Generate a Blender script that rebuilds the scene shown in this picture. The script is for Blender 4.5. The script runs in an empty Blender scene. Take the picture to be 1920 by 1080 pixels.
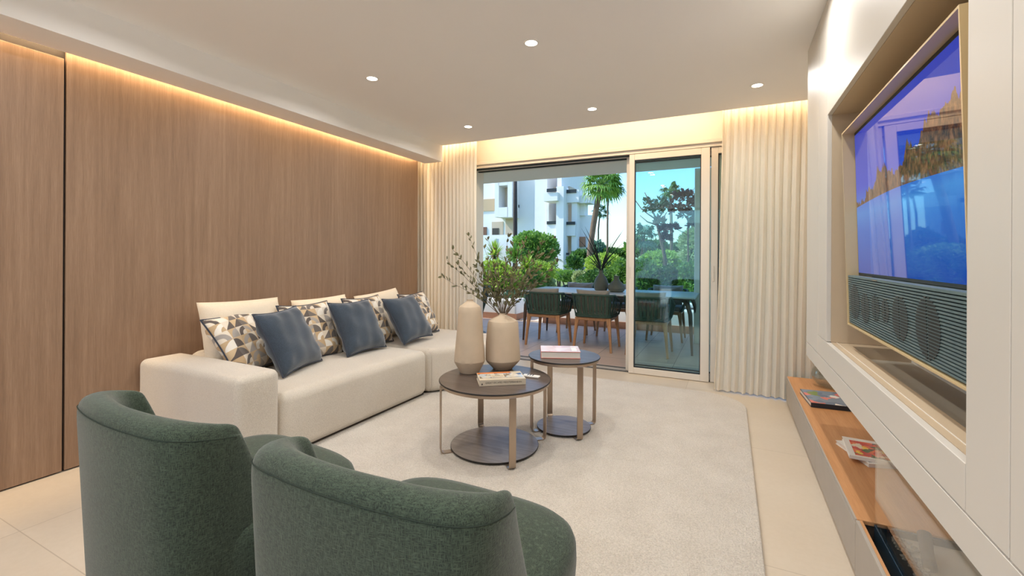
import bpy, bmesh, math, random
from mathutils import Vector, Matrix
random.seed(7)
PI = math.pi
SC = bpy.context.scene
COL = SC.collection

# ------------------------------------------------------------------ camera
cam_d = bpy.data.cameras.new('camera')
cam = bpy.data.objects.new('camera', cam_d)
COL.objects.link(cam)
cam_d.sensor_width = 36.0
cam_d.lens = 835.0 / 1920.0 * 36.0
cam_d.shift_y = (480.7 - 540.0) / 1920.0
cam_d.clip_start = 0.05
cam_d.clip_end = 600
cam.matrix_world = (Matrix.Translation((0, 0, 1.2)) @ Matrix.Rotation(math.radians(26.0), 4, 'Z')
                    @ Matrix.Rotation(PI / 2, 4, 'X') @ Matrix.Rotation(0.0057, 4, 'Z'))
SC.camera = cam

# ------------------------------------------------------------------ sky, sun, exposure
world = bpy.data.worlds.new('World')
SC.world = world
world.use_nodes = True
wn = world.node_tree.nodes
wn.clear()
sky = wn.new('ShaderNodeTexSky')
sky.sky_type = 'NISHITA'
sky.sun_disc = False
sky.sun_elevation = math.radians(48)
sky.sun_rotation = math.radians(250)
sky.air_density = 1.3
sky.dust_density = 0.6
sky.ozone_density = 1.6
bg = wn.new('ShaderNodeBackground')
bg.inputs['Strength'].default_value = 0.24
wo = wn.new('ShaderNodeOutputWorld')
tint = wn.new('ShaderNodeMix')
tint.data_type = 'RGBA'
tint.blend_type = 'MULTIPLY'
tint.inputs[0].default_value = 1.0
tint.inputs[7].default_value = (0.66, 0.90, 1.16, 1.0)
world.node_tree.links.new(sky.outputs[0], tint.inputs[6])
world.node_tree.links.new(tint.outputs[2], bg.inputs[0])
world.node_tree.links.new(bg.outputs[0], wo.inputs[0])

sun_d = bpy.data.lights.new('sun', 'SUN')
sun_d.energy = 4.4
sun_d.angle = math.radians(0.6)
sun_d.color = (1.0, 0.95, 0.86)
sun = bpy.data.objects.new('sun', sun_d)
COL.objects.link(sun)
sun.rotation_euler = Vector((-0.72, -0.22, 0.80)).to_track_quat('Z', 'Y').to_euler()

SC.view_settings.view_transform = 'Standard'
SC.view_settings.look = 'None'
SC.view_settings.exposure = 0.45
SC.view_settings.gamma = 1.0
SC.view_settings.use_curve_mapping = False
SC.cycles.max_bounces = 10
SC.cycles.diffuse_bounces = 7
SC.cycles.glossy_bounces = 4
SC.cycles.transmission_bounces = 6
SC.cycles.transparent_max_bounces = 12
SC.cycles.caustics_reflective = False
SC.cycles.caustics_refractive = False
SC.cycles.sample_clamp_indirect = 6.0
SC.cycles.blur_glossy = 0.5

DOWN_W = 5.6        # one ceiling downlight
COVE_W = 44.0       # the strip above the wooden wall
SLOT_W = 11.0       # the strip in the curtain slot


def area(name, loc, rot, sx, sy, w, col=(1, 0.9, 0.78), shape='RECTANGLE', parent=None, spread=PI):
    d = bpy.data.lights.new(name, 'AREA')
    d.shape = shape
    d.size = sx
    if shape in ('RECTANGLE', 'ELLIPSE'):
        d.size_y = sy
    d.energy = w
    d.color = col
    d.spread = spread
    o = bpy.data.objects.new(name, d)
    COL.objects.link(o)
    o.location = loc
    o.rotation_euler = rot
    if parent:
        o.parent = parent
    return o


# ------------------------------------------------------------------ materials
def srgb(r, g, b):
    def f(c):
        c /= 255.0
        return c / 12.92 if c <= 0.04045 else ((c + 0.055) / 1.055) ** 2.4
    return (f(r), f(g), f(b), 1.0)


class NT:
    def __init__(s, name):
        s.m = bpy.data.materials.new(name)
        s.m.use_nodes = True
        s.t = s.m.node_tree
        s.t.nodes.clear()
        s.out = s.n('ShaderNodeOutputMaterial')

    def n(s, kind, **kw):
        nd = s.t.nodes.new(kind)
        for k, v in kw.items():
            if k in nd.inputs.keys():
                s.set(nd.inputs[k], v)
            else:
                setattr(nd, k, v)
        return nd

    def set(s, sock, v):
        if isinstance(v, bpy.types.NodeSocket):
            s.t.links.new(v, sock)
        else:
            sock.default_value = v

    def math(s, op, a, b=None, c=None, clamp=False):
        nd = s.t.nodes.new('ShaderNodeMath')
        nd.operation = op
        nd.use_clamp = clamp
        for i, v in enumerate((a, b, c)):
            if v is not None:
                s.set(nd.inputs[i], v)
        return nd.outputs[0]

    def mix(s, f, a, b, mode='MIX'):
        nd = s.t.nodes.new('ShaderNodeMix')
        nd.data_type = 'RGBA'
        nd.blend_type = mode
        s.set(nd.inputs[0], f)
        s.set(nd.inputs[6], a)
        s.set(nd.inputs[7], b)
        return nd.outputs[2]

    def ramp(s, f, stops, interp='LINEAR'):
        nd = s.t.nodes.new('ShaderNodeValToRGB')
        cr = nd.color_ramp
        cr.interpolation = interp
        while len(cr.elements) > 1:
            cr.elements.remove(cr.elements[-1])
        cr.elements[0].position, cr.elements[0].color = stops[0]
        for p, c in stops[1:]:
            e = cr.elements.new(p)
            e.color = c
        s.set(nd.inputs[0], f)
        return nd.outputs[0]

    def coord(s, which='Object', scale=(1, 1, 1), rot=(0, 0, 0), loc=(0, 0, 0)):
        tc = s.t.nodes.new('ShaderNodeTexCoord')
        mp = s.t.nodes.new('ShaderNodeMapping')
        mp.inputs['Scale'].default_value = scale
        mp.inputs['Rotation'].default_value = rot
        mp.inputs['Location'].default_value = loc
        s.t.links.new(tc.outputs[which], mp.inputs[0])
        return mp.outputs[0]

    def noise(s, vec, scale, detail=3, rough=0.5, out=0):
        nd = s.n('ShaderNodeTexNoise', Scale=scale, Detail=detail, Roughness=rough)
        s.t.links.new(vec, nd.inputs['Vector'])
        return nd.outputs[out]

    def bump(s, h, strength=0.3, dist=0.002, normal=None):
        nd = s.n('ShaderNodeBump', Strength=strength, Distance=dist, Height=h)
        if normal is not None:
            s.t.links.new(normal, nd.inputs['Normal'])
        return nd.outputs[0]

    def bsdf(s, color, rough=0.5, metal=0.0, normal=None, **kw):
        p = s.n('ShaderNodeBsdfPrincipled')
        s.set(p.inputs['Base Color'], color)
        s.set(p.inputs['Roughness'], rough)
        p.inputs['Metallic'].default_value = metal
        if normal is not None:
            s.t.links.new(normal, p.inputs['Normal'])
        for k, v in kw.items():
            s.set(p.inputs[k], v)
        s.t.links.new(p.outputs[0], s.out.inputs[0])
        return p


def plain(name, col, rough=0.5, metal=0.0, var=0.04, scale=30, bump=0.0, bdist=0.001, **kw):
    s = NT(name)
    v = s.coord()
    nz = s.noise(v, scale)
    c = s.mix(nz, tuple(max(0, x * (1 - var)) for x in col[:3]) + (1,), tuple(min(1, x * (1 + var)) for x in col[:3]) + (1,))
    nrm = s.bump(s.noise(v, scale * 4, 2), bump, bdist) if bump else None
    s.bsdf(c, rough, metal, nrm, **kw)
    return s.m


def fabric(name, dark, light, scale=220.0, bump=0.5, dist=0.002, rough=0.95, big=3.0, sheen=0.3):
    s = NT(name)
    v = s.coord()
    w1 = s.noise(v, scale, 2, 0.6)
    w2 = s.noise(v, big, 2)
    f = s.math('ADD', s.math('MULTIPLY', w1, 0.75), s.math('MULTIPLY', w2, 0.25))
    f = s.math('MULTIPLY', s.math('SUBTRACT', f, 0.3), 2.4, clamp=True)
    s.bsdf(s.mix(f, dark, light), rough, 0, s.bump(w1, bump, dist), **{'Sheen Weight': sheen, 'Sheen Roughness': 0.5})
    return s.m


def weave(name, dark, light, s1=260.0, bump=0.6):
    """woven cloth: two crossed fine bands broken by noise"""
    s = NT(name)
    v = s.coord()
    va = s.coord(scale=(90, 90, 520))
    vb = s.coord(scale=(520, 520, 90))
    a = s.noise(va, 1.0, 2, 0.6)
    b = s.noise(vb, 1.0, 2, 0.6)
    f = s.math('MAXIMUM', a, b)
    g = s.noise(v, 5.0, 2)
    f2 = s.math('MULTIPLY', s.math('SUBTRACT', f, 0.42), 3.4, clamp=True)
    f3 = s.math('ADD', s.math('MULTIPLY', f2, 0.8), s.math('MULTIPLY', g, 0.2))
    s.bsdf(s.mix(f3, dark, light), 0.95, 0, s.bump(f, bump, 0.0015), **{'Sheen Weight': 0.25, 'Sheen Roughness': 0.4})
    return s.m


def wood(name, dark, mid, light, axis='Z', rough=0.45, scale=1.0):
    s = NT(name)
    sc = {'Z': (14, 14, 0.55), 'Y': (14, 0.55, 14), 'X': (0.55, 14, 14)}[axis]
    sc = tuple(x * scale for x in sc)
    v = s.coord(scale=sc)
    warp = s.noise(s.coord(scale=tuple(x * 0.12 for x in sc)), 1.2, 2, 0.5, out=1)
    vv = s.n('ShaderNodeVectorMath', operation='MULTIPLY_ADD')
    s.t.links.new(warp, vv.inputs[0])
    vv.inputs[1].default_value = (3.0, 3.0, 3.0)
    s.t.links.new(v, vv.inputs[2])
    g1 = s.noise(vv.outputs[0], 1.4, 5, 0.6)
    g2 = s.noise(s.coord(scale=tuple(x * 9 for x in sc)), 1.0, 3, 0.7)
    big = s.noise(s.coord(scale=tuple(x * 0.09 for x in sc)), 1.0, 2)
    f = s.math('ADD', s.math('MULTIPLY', g1, 0.45), s.math('ADD', s.math('MULTIPLY', g2, 0.35), s.math('MULTIPLY', big, 0.2)))
    c = s.ramp(f, [(0.34, dark), (0.5, mid), (0.66, light)])
    s.bsdf(c, rough, 0, s.bump(g2, 0.15, 0.0008))
    return s.m


def glass_mat(name, tint=(0.93, 0.98, 0.98, 1), ior=1.5):
    s = NT(name)
    t = s.n('ShaderNodeBsdfTransparent', Color=tint)
    g = s.n('ShaderNodeBsdfGlossy', Color=(1, 1, 1, 1), Roughness=0.0)
    lw = s.n('ShaderNodeLayerWeight', Blend=0.5)
    f0 = ((ior - 1) / (ior + 1)) ** 2
    f = s.math('ADD', f0, s.math('MULTIPLY', 1 - f0, s.math('POWER', lw.outputs['Facing'], 5.0)))
    mx = s.n('ShaderNodeMixShader')
    s.t.links.new(f, mx.inputs[0])
    s.t.links.new(t.outputs[0], mx.inputs[1])
    s.t.links.new(g.outputs[0], mx.inputs[2])
    s.t.links.new(mx.outputs[0], s.out.inputs[0])
    return s.m


def emit(name, col, strength):
    s = NT(name)
    e = s.n('ShaderNodeEmission', Color=col, Strength=strength)
    s.t.links.new(e.outputs[0], s.out.inputs[0])
    return s.m


def leafy(name, a, b, rough=0.5, trans=0.35):
    s = NT(name)
    v = s.coord()
    oi = s.noise(v, 9.0, 2)
    oj = s.noise(v, 1.3, 2)
    f = s.math('ADD', s.math('MULTIPLY', oi, 0.6), s.math('MULTIPLY', oj, 0.4))
    c = s.ramp(f, [(0.35, a), (0.65, b)])
    p = s.n('ShaderNodeBsdfPrincipled', Roughness=rough)
    s.t.links.new(c, p.inputs['Base Color'])
    t = s.n('ShaderNodeBsdfTranslucent')
    s.t.links.new(c, t.inputs[0])
    mx = s.n('ShaderNodeMixShader')
    mx.inputs[0].default_value = trans
    s.t.links.new(p.outputs[0], mx.inputs[1])
    s.t.links.new(t.outputs[0], mx.inputs[2])
    s.t.links.new(mx.outputs[0], s.out.inputs[0])
    return s.m


def curtain_mat():
    s = NT('sheer_curtain')
    v = s.coord(scale=(1, 1, 0.4))
    w = s.noise(v, 500, 2)
    c = s.mix(w, srgb(242, 232, 214), srgb(250, 243, 230))
    d = s.n('ShaderNodeBsdfDiffuse')
    s.t.links.new(c, d.inputs[0])
    t = s.n('ShaderNodeBsdfTranslucent')
    s.t.links.new(c, t.inputs[0])
    mx = s.n('ShaderNodeMixShader')
    mx.inputs[0].default_value = 0.28
    s.t.links.new(d.outputs[0], mx.inputs[1])
    s.t.links.new(t.outputs[0], mx.inputs[2])
    s.t.links.new(mx.outputs[0], s.out.inputs[0])
    return s.m


def tile_floor(name, base, var, joint, size, jw, rough, off=(0, 0), streak=1.0):
    s = NT(name)
    v = s.coord('Object', loc=(off[0], off[1], 0))
    sep = s.n('ShaderNodeSeparateXYZ')
    s.t.links.new(v, sep.inputs[0])

    def line(ax, sz):
        fr = s.math('FRACT', s.math('DIVIDE', sep.outputs[ax], sz))
        d = s.math('ABSOLUTE', s.math('SUBTRACT', fr, 0.5))
        return s.math('GREATER_THAN', d, 0.5 - jw / sz)
    j = s.math('MAXIMUM', line(0, size[0]), line(1, size[1]))
    cx = s.math('FLOOR', s.math('DIVIDE', sep.outputs[0], size[0]))
    cy = s.math('FLOOR', s.math('DIVIDE', sep.outputs[1], size[1]))
    cb = s.n('ShaderNodeCombineXYZ')
    s.t.links.new(cx, cb.inputs[0])
    s.t.links.new(cy, cb.inputs[1])
    wn_ = s.n('ShaderNodeTexWhiteNoise')
    s.t.links.new(cb.outputs[0], wn_.inputs[0])
    n1 = s.noise(v, 1.4 * streak, 5, 0.6)
    n2 = s.noise(v, 40, 3, 0.6)
    f = s.math('ADD', s.math('MULTIPLY', n1, 0.55), s.math('ADD', s.math('MULTIPLY', n2, 0.2), s.math('MULTIPLY', wn_.outputs[0], 0.25)))
    c = s.ramp(f, [(0.3, var), (0.7, base)])
    c = s.mix(s.math('MULTIPLY', j, 0.75), c, joint)
    s.bsdf(c, rough, 0, s.bump(s.math('SUBTRACT', n2, j), 0.08, 0.001))
    return s.m


def pattern_mat():
    """patchwork of quarter discs, rings and triangles on a square grid"""
    s = NT('geometric_print')
    tc = s.t.nodes.new('ShaderNodeTexCoord')
    mp = s.t.nodes.new('ShaderNodeMapping')
    mp.inputs['Scale'].default_value = (7, 7, 7)
    s.t.links.new(tc.outputs['UV'], mp.inputs[0])
    sep = s.n('ShaderNodeSeparateXYZ')
    s.t.links.new(mp.outputs[0], sep.inputs[0])
    u, v = sep.outputs[0], sep.outputs[1]
    fu, fv = s.math('FRACT', u), s.math('FRACT', v)
    cu, cv = s.math('FLOOR', u), s.math('FLOOR', v)
    cb = s.n('ShaderNodeCombineXYZ')
    s.t.links.new(cu, cb.inputs[0])
    s.t.links.new(cv, cb.inputs[1])
    wa = s.n('ShaderNodeTexWhiteNoise')
    s.t.links.new(cb.outputs[0], wa.inputs[0])
    cb2 = s.n('ShaderNodeVectorMath', operation='ADD')
    s.t.links.new(cb.outputs[0], cb2.inputs[0])
    cb2.inputs[1].default_value = (17.3, 5.1, 3.0)
    wb = s.n('ShaderNodeTexWhiteNoise')
    s.t.links.new(cb2.outputs[0], wb.inputs[0])
    ra, rb = wa.outputs[0], wb.outputs[0]
    # flip u in half of the cells
    flip = s.math('GREATER_THAN', rb, 0.5)
    fu2 = s.math('ABSOLUTE', s.math('SUBTRACT', fu, flip))
    d = s.math('SQRT', s.math('ADD', s.math('MULTIPLY', fu2, fu2), s.math('MULTIPLY', fv, fv)))
    disc = s.math('LESS_THAN', d, 0.92)
    ring = s.math('MULTIPLY', disc, s.math('GREATER_THAN', d, 0.5))
    tri = s.math('GREATER_THAN', fu2, fv)
    sel1 = s.math('LESS_THAN', ra, 0.34)
    sel2 = s.math('LESS_THAN', ra, 0.66)
    shape = s.math('ADD', s.math('MULTIPLY', sel1, disc),
                   s.math('ADD', s.math('MULTIPLY', s.math('SUBTRACT', sel2, sel1), tri),
                          s.math('MULTIPLY', s.math('SUBTRACT', 1.0, sel2), ring)))
    c1 = s.ramp(rb, [(0.0, srgb(206, 180, 142)), (0.3, srgb(228, 216, 196)), (0.55, srgb(196, 168, 130)), (0.8, srgb(216, 205, 188))], 'CONSTANT')
    c2 = s.ramp(s.math('FRACT', s.math('MULTIPLY', ra, 7.7)), [(0.0, srgb(112, 104, 98)), (0.22, srgb(168, 160, 152)), (0.5, srgb(236, 229, 216)), (0.8, srgb(92, 82, 76))], 'CONSTANT')
    c = s.mix(shape, c1, c2)
    w = s.noise(s.coord(), 400, 2)
    s.bsdf(c, 0.8, 0, s.bump(w, 0.2, 0.001), **{'Sheen Weight': 0.2})
    return s.m


def patch_mat(name, stops, scale=12.0, rough=0.25, sc=(1, 1, 1)):
    s = NT(name)
    v = s.coord(scale=sc)
    warp = s.noise(v, scale * 0.8, 3, 0.6, out=1)
    add = s.n('ShaderNodeVectorMath', operation='MULTIPLY_ADD')
    s.t.links.new(warp, add.inputs[0])
    add.inputs[1].default_value = (0.08, 0.08, 0.0)
    s.t.links.new(v, add.inputs[2])
    vo = s.n('ShaderNodeTexVoronoi', Scale=scale)
    s.t.links.new(add.outputs[0], vo.inputs['Vector'])
    sp = s.n('ShaderNodeSeparateColor')
    s.t.links.new(vo.outputs['Color'], sp.inputs[0])
    c = s.ramp(sp.outputs[0], stops, 'CONSTANT')
    s.bsdf(c, rough, 0, None, **{'Coat Weight': 0.3})
    return s.m


M = {}
M['wall'] = plain('wall_paint', srgb(222, 215, 204), 0.8, var=0.01, scale=4)
M['ceil'] = plain('ceiling_paint', srgb(243, 241, 238), 0.85, var=0.01, scale=3)
M['panel'] = plain('panel_lacquer', srgb(212, 206, 196), 0.42, var=0.015, scale=2)
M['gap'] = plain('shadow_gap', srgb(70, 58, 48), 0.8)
M['wood'] = wood('oak_veneer', srgb(122, 96, 75), srgb(140, 112, 89), srgb(157, 129, 105), scale=2.0)
M['joint'] = plain('veneer_joint', srgb(30, 20, 14), 0.7)
M['floor'] = tile_floor('floor_tiles', srgb(212, 199, 180), srgb(196, 181, 160), srgb(170, 155, 135), (1.2, 1.2), 0.002, 0.32, off=(0.35, 0.4))
M['terrace'] = tile_floor('terrace_tiles', srgb(208, 184, 168), srgb(188, 162, 146), srgb(110, 88, 76), (0.45, 0.45), 0.004, 0.4, off=(0.1, 0.1))
M['bounceground'] = tile_floor('bounce_ground_tiles', srgb(238, 230, 216), srgb(228, 218, 202), srgb(190, 180, 166), (0.6, 0.6), 0.003, 0.6)  # kept pale so the unseen rear ground reflects light indoors
M['skirt'] = plain('terracotta_skirting', srgb(160, 112, 84), 0.6, var=0.1)
M['render'] = plain('white_render', srgb(236, 232, 226), 0.9, var=0.03, scale=12, bump=0.2, bdist=0.004)
M['render2'] = plain('white_render_far', srgb(226, 224, 222), 0.9, var=0.03, scale=2)
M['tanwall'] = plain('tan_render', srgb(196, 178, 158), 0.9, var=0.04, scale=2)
M['soffit'] = plain('terrace_soffit', srgb(244, 238, 222), 0.9, var=0.02)
M['alu'] = plain('door_aluminium', srgb(224, 216, 204), 0.4, var=0.01, scale=3)
M['gasket'] = plain('black_gasket', srgb(32, 38, 40), 0.5)
M['glass'] = glass_mat('window_glass', (0.86, 0.96, 0.97, 1), 1.5)
M['clear'] = glass_mat('clear_glass', (0.96, 0.98, 0.97, 1), 1.45)
M['bowl'] = glass_mat('bowl_glass', (0.84, 0.86, 0.85, 1), 2.1)
M['curtain'] = curtain_mat()
M['boucle'] = fabric('boucle_wool', srgb(186, 174, 157), srgb(228, 219, 204), 330, 0.8, 0.003, big=2)
M['cream'] = fabric('cream_cushion', srgb(204, 190, 168), srgb(232, 221, 203), 420, 0.3, 0.001)
M['denim'] = fabric('slate_blue_linen', srgb(28, 36, 45), srgb(70, 84, 99), 380, 0.5, 0.001, big=8, sheen=0.5)
M['piping'] = fabric('dark_piping', srgb(34, 38, 48), srgb(60, 66, 80), 400, 0.3)
M['print'] = pattern_mat()
M['green'] = weave('green_weave', srgb(24, 34, 25), srgb(78, 92, 74))
M['seam'] = plain('dark_thread', srgb(34, 46, 36), 0.9)
M['rug'] = fabric('shaggy_rug', srgb(190, 178, 161), srgb(230, 220, 205), 150, 1.0, 0.010, big=6, sheen=0.4)
M['ttop'] = wood('dark_oak_top', srgb(62, 52, 46), srgb(92, 80, 72), srgb(118, 106, 97), axis='X', rough=0.28, scale=1.6)
M['tedge'] = plain('black_edge', srgb(28, 25, 24), 0.4)
M['tbase'] = wood('grey_oak_base', srgb(104, 92, 82), srgb(134, 122, 111), srgb(158, 147, 136), axis='X', rough=0.35, scale=2.2)
M['bronze'] = plain('champagne_metal', srgb(178, 160, 142), 0.32, metal=0.85, var=0.03)
M['vase'] = plain('raw_ceramic', srgb(196, 176, 150), 0.75, var=0.10, scale=14, bump=0.25, bdist=0.002)
M['twig'] = plain('twig_bark', srgb(112, 96, 78), 0.8)
M['leaf'] = leafy('olive_leaf', srgb(84, 84, 54), srgb(136, 130, 90), trans=0.2)
M['paper'] = plain('page_block', srgb(226, 218, 204), 0.8, var=0.05, scale=200)
M['bench'] = plain('grey_stone', srgb(172, 163, 151), 0.5, var=0.06, scale=10)
M['benchtop'] = wood('honey_oak', srgb(176, 122, 74), srgb(196, 142, 94), srgb(210, 158, 110), axis='Y', rough=0.4, scale=1.4)
M['niche'] = plain('niche_lacquer', srgb(196, 176, 148), 0.5, var=0.02)
M['nichelow'] = plain('niche_well', srgb(176, 168, 152), 0.5, var=0.03)
M['gold'] = plain('gold_frame', srgb(216, 190, 142), 0.35, metal=0.1, var=0.02)
M['speaker'] = plain('grey_fins', srgb(108, 128, 130), 0.4, metal=0.3, var=0.05)
M['black'] = plain('black_plastic', srgb(14, 15, 17), 0.4)
M['steel'] = plain('blue_steel', srgb(44, 66, 80), 0.35, metal=0.5)
M['darkmetal'] = plain('dark_metal', srgb(70, 64, 56), 0.5, metal=0.3)
M['white'] = plain('white_plastic', srgb(236, 232, 224), 0.35, var=0.01)
M['lamp'] = emit('downlight_lens', (1.0, 0.93, 0.82, 1), 14.0)
M['led'] = emit('led_strip', (1.0, 0.72, 0.42, 1), 9.0)
M['bluelight'] = emit('button_grey', (0.3, 0.3, 0.3, 1), 0.3)
M['teak'] = wood('teak', srgb(138, 94, 60), srgb(172, 124, 84), srgb(196, 148, 104), rough=0.5, scale=2.0)
M['cord'] = plain('green_cord', srgb(44, 68, 57), 0.7, var=0.15, scale=60, bump=0.3)
M['outtop'] = plain('outdoor_tabletop', srgb(186, 190, 192), 0.25, var=0.04)
M['outleg'] = plain('bronze_table_leg', srgb(96, 74, 60), 0.5)
M['outcush'] = fabric('outdoor_cushion', srgb(112, 106, 98), srgb(150, 143, 134), 300, 0.3)
M['jug'] = plain('grey_green_ceramic', srgb(92, 92, 80), 0.7, var=0.12, scale=20)
M['blade'] = plain('dark_blade_leaf', srgb(30, 34, 28), 0.5, var=0.2)
M['g_lime'] = leafy('lime_leaves', srgb(120, 156, 44), srgb(204, 224, 100), trans=0.4)
M['g_mid'] = leafy('mid_green_leaves', srgb(74, 118, 44), srgb(150, 190, 84), trans=0.35)
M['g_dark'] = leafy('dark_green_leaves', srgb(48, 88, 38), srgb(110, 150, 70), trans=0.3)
M['g_pale'] = leafy('pale_green_leaves', srgb(130, 150, 84), srgb(206, 214, 160), trans=0.4)
M['g_blue'] = leafy('blue_green_leaves', srgb(50, 92, 70), srgb(124, 160, 130), trans=0.3)
M['g_red'] = leafy('bronze_red_leaves', srgb(40, 26, 34), srgb(96, 58, 62), trans=0.2)
M['trunk'] = plain('palm_trunk', srgb(112, 92, 74), 0.9, var=0.25, scale=8, bump=0.6, bdist=0.02)
M['trunkd'] = plain('dark_trunk', srgb(62, 52, 48), 0.9, var=0.3, scale=9, bump=0.6, bdist=0.02)
M['grass'] = plain('garden_ground', srgb(104, 122, 62), 0.95, var=0.35, scale=2)
M['path'] = plain('garden_path', srgb(206, 184, 166), 0.9, var=0.05)
M['pebble'] = plain('grey_pebble', srgb(140, 134, 126), 0.5, var=0.3, scale=40)
M['log'] = plain('ceramic_log', srgb(92, 84, 78), 0.9, var=0.3, scale=14, bump=0.5, bdist=0.006)
M['lattice'] = plain('brown_lattice', srgb(120, 84, 66), 0.8)
M['blind'] = plain('beige_shutter', srgb(190, 164, 132), 0.8)


def screen_mat():
    s = NT('tv_picture')
    tc = s.t.nodes.new('ShaderNodeTexCoord')
    sep = s.n('ShaderNodeSeparateXYZ')
    s.t.links.new(tc.outputs['UV'], sep.inputs[0])
    u, v = sep.outputs[0], sep.outputs[1]      # u: 0 far end, 1 near end
    cb = s.n('ShaderNodeCombineXYZ')
    s.t.links.new(s.math('MULTIPLY', u, 5.0), cb.inputs[0])
    n = s.noise(cb.outputs[0], 1.0, 5, 0.65)
    cb2 = s.n('ShaderNodeCombineXYZ')
    s.t.links.new(s.math('MULTIPLY', u, 60.0), cb2.inputs[0])
    s.t.links.new(s.math('MULTIPLY', v, 16.0), cb2.inputs[1])
    n2 = s.noise(cb2.outputs[0], 1.0, 4, 0.7)
    top = s.math('ADD', s.math('ADD', 0.52, s.math('MULTIPLY', s.math('POWER', u, 1.3), 0.32)), s.math('MULTIPLY', s.math('SUBTRACT', n, 0.5), 0.75))
    base = s.math('ADD', 0.40, s.math('MULTIPLY', s.math('SUBTRACT', 1.0, s.math('POWER', s.math('ABSOLUTE', s.math('SUBTRACT', u, 0.45)), 1.6)), 0.10))
    rock = s.math('MULTIPLY', s.math('LESS_THAN', v, top), s.math('GREATER_THAN', v, base))
    skyc = s.ramp(v, [(0.0, (0.01, 0.05, 0.30, 1)), (0.30, (0.012, 0.10, 0.42, 1)), (0.42, (0.03, 0.17, 0.50, 1)), (0.6, (0.015, 0.05, 0.45, 1)), (1.0, (0.006, 0.03, 0.36, 1))])
    rk = s.ramp(n2, [(0.35, (0.015, 0.012, 0.02, 1)), (0.5, (0.09, 0.04, 0.022, 1)), (0.70, (0.24, 0.115, 0.06, 1))])
    c = s.mix(rock, skyc, rk)
    p = s.bsdf((0.005, 0.005, 0.006, 1), 0.02, 0, None)
    s.t.links.new(c, p.inputs['Emission Color'])
    p.inputs['Emission Strength'].default_value = 0.8
    p.inputs['IOR'].default_value = 1.5
    return s.m


M['screen'] = screen_mat()

# ------------------------------------------------------------------ geometry helpers
def link(o, parent=None):
    COL.objects.link(o)
    if parent is not None:
        o.parent = parent
    return o


def obj(name, bm, mat, parent=None, smooth=False, sub=0, solid=0, bevel=0, angle=None):
    me = bpy.data.meshes.new(name)
    bm.normal_update()
    bm.to_mesh(me)
    bm.free()
    for m in (mat if isinstance(mat, (list, tuple)) else [mat]):
        me.materials.append(m)
    o = bpy.data.objects.new(name, me)
    link(o, parent)
    if smooth:
        for p in me.polygons:
            p.use_smooth = True
        if angle:
            me.set_sharp_from_angle(angle=math.radians(angle))
    if solid:
        md = o.modifiers.new('solid', 'SOLIDIFY')
        md.thickness = solid
        md.offset = 0
    if bevel:
        md = o.modifiers.new('bevel', 'BEVEL')
        md.width = bevel
        md.segments = 2
        md.limit_method = 'ANGLE'
    if sub:
        md = o.modifiers.new('sub', 'SUBSURF')
        md.levels = sub
        md.render_levels = sub
    return o


def tag(o, label=None, cat=None, group=None, kind=None):
    if label:
        o['label'] = label
    if cat:
        o['category'] = cat
    if group:
        o['group'] = group
    if kind:
        o['kind'] = kind
    return o


def thing(name, label, cat, loc=(0, 0, 0), rz=0.0, group=None):
    o = bpy.data.objects.new(name, None)
    COL.objects.link(o)
    o.empty_display_size = 0.1
    o.location = loc
    o.rotation_euler = (0, 0, rz)
    return tag(o, label, cat, group)


def struct(name, bm, mat, parent=None, **kw):
    o = obj(name, bm, mat, parent, **kw)
    if parent is None:
        o['kind'] = 'structure'
    return o


def dup(root, loc=None, rz=None, label=None, group=None):
    r = root.copy()
    COL.objects.link(r)
    if loc is not None:
        r.location = loc
    if rz is not None:
        r.rotation_euler = (0, 0, rz)
    if label:
        r['label'] = label
    if group:
        r['group'] = group
    for ch in list(root.children):
        c = ch.copy()
        COL.objects.link(c)
        c.parent = r
        for g in list(ch.children):
            d = g.copy()
            COL.objects.link(d)
            d.parent = c
    return r


def B():
    return bmesh.new()


def box(bm, x0, x1, y0, y1, z0, z1, bev=0.0, seg=2, mi=0, rot=None, about=None):
    r = bmesh.ops.create_cube(bm, size=1.0)
    vs = r['verts']
    for v in vs:
        v.co.x = x0 + (v.co.x + 0.5) * (x1 - x0)
        v.co.y = y0 + (v.co.y + 0.5) * (y1 - y0)
        v.co.z = z0 + (v.co.z + 0.5) * (z1 - z0)
    fs = set(f for v in vs for f in v.link_faces)
    for f in fs:
        f.material_index = mi
    if rot is not None:
        bmesh.ops.rotate(bm, verts=vs, cent=about or (0, 0, 0), matrix=rot)
    if bev > 0:
        es = list(set(e for v in vs for e in v.link_edges))
        bmesh.ops.bevel(bm, geom=es, offset=bev, segments=seg, profile=0.5, affect='EDGES')
    return bm


def bx(*a, **k):
    return box(B(), *a, **k)


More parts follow.
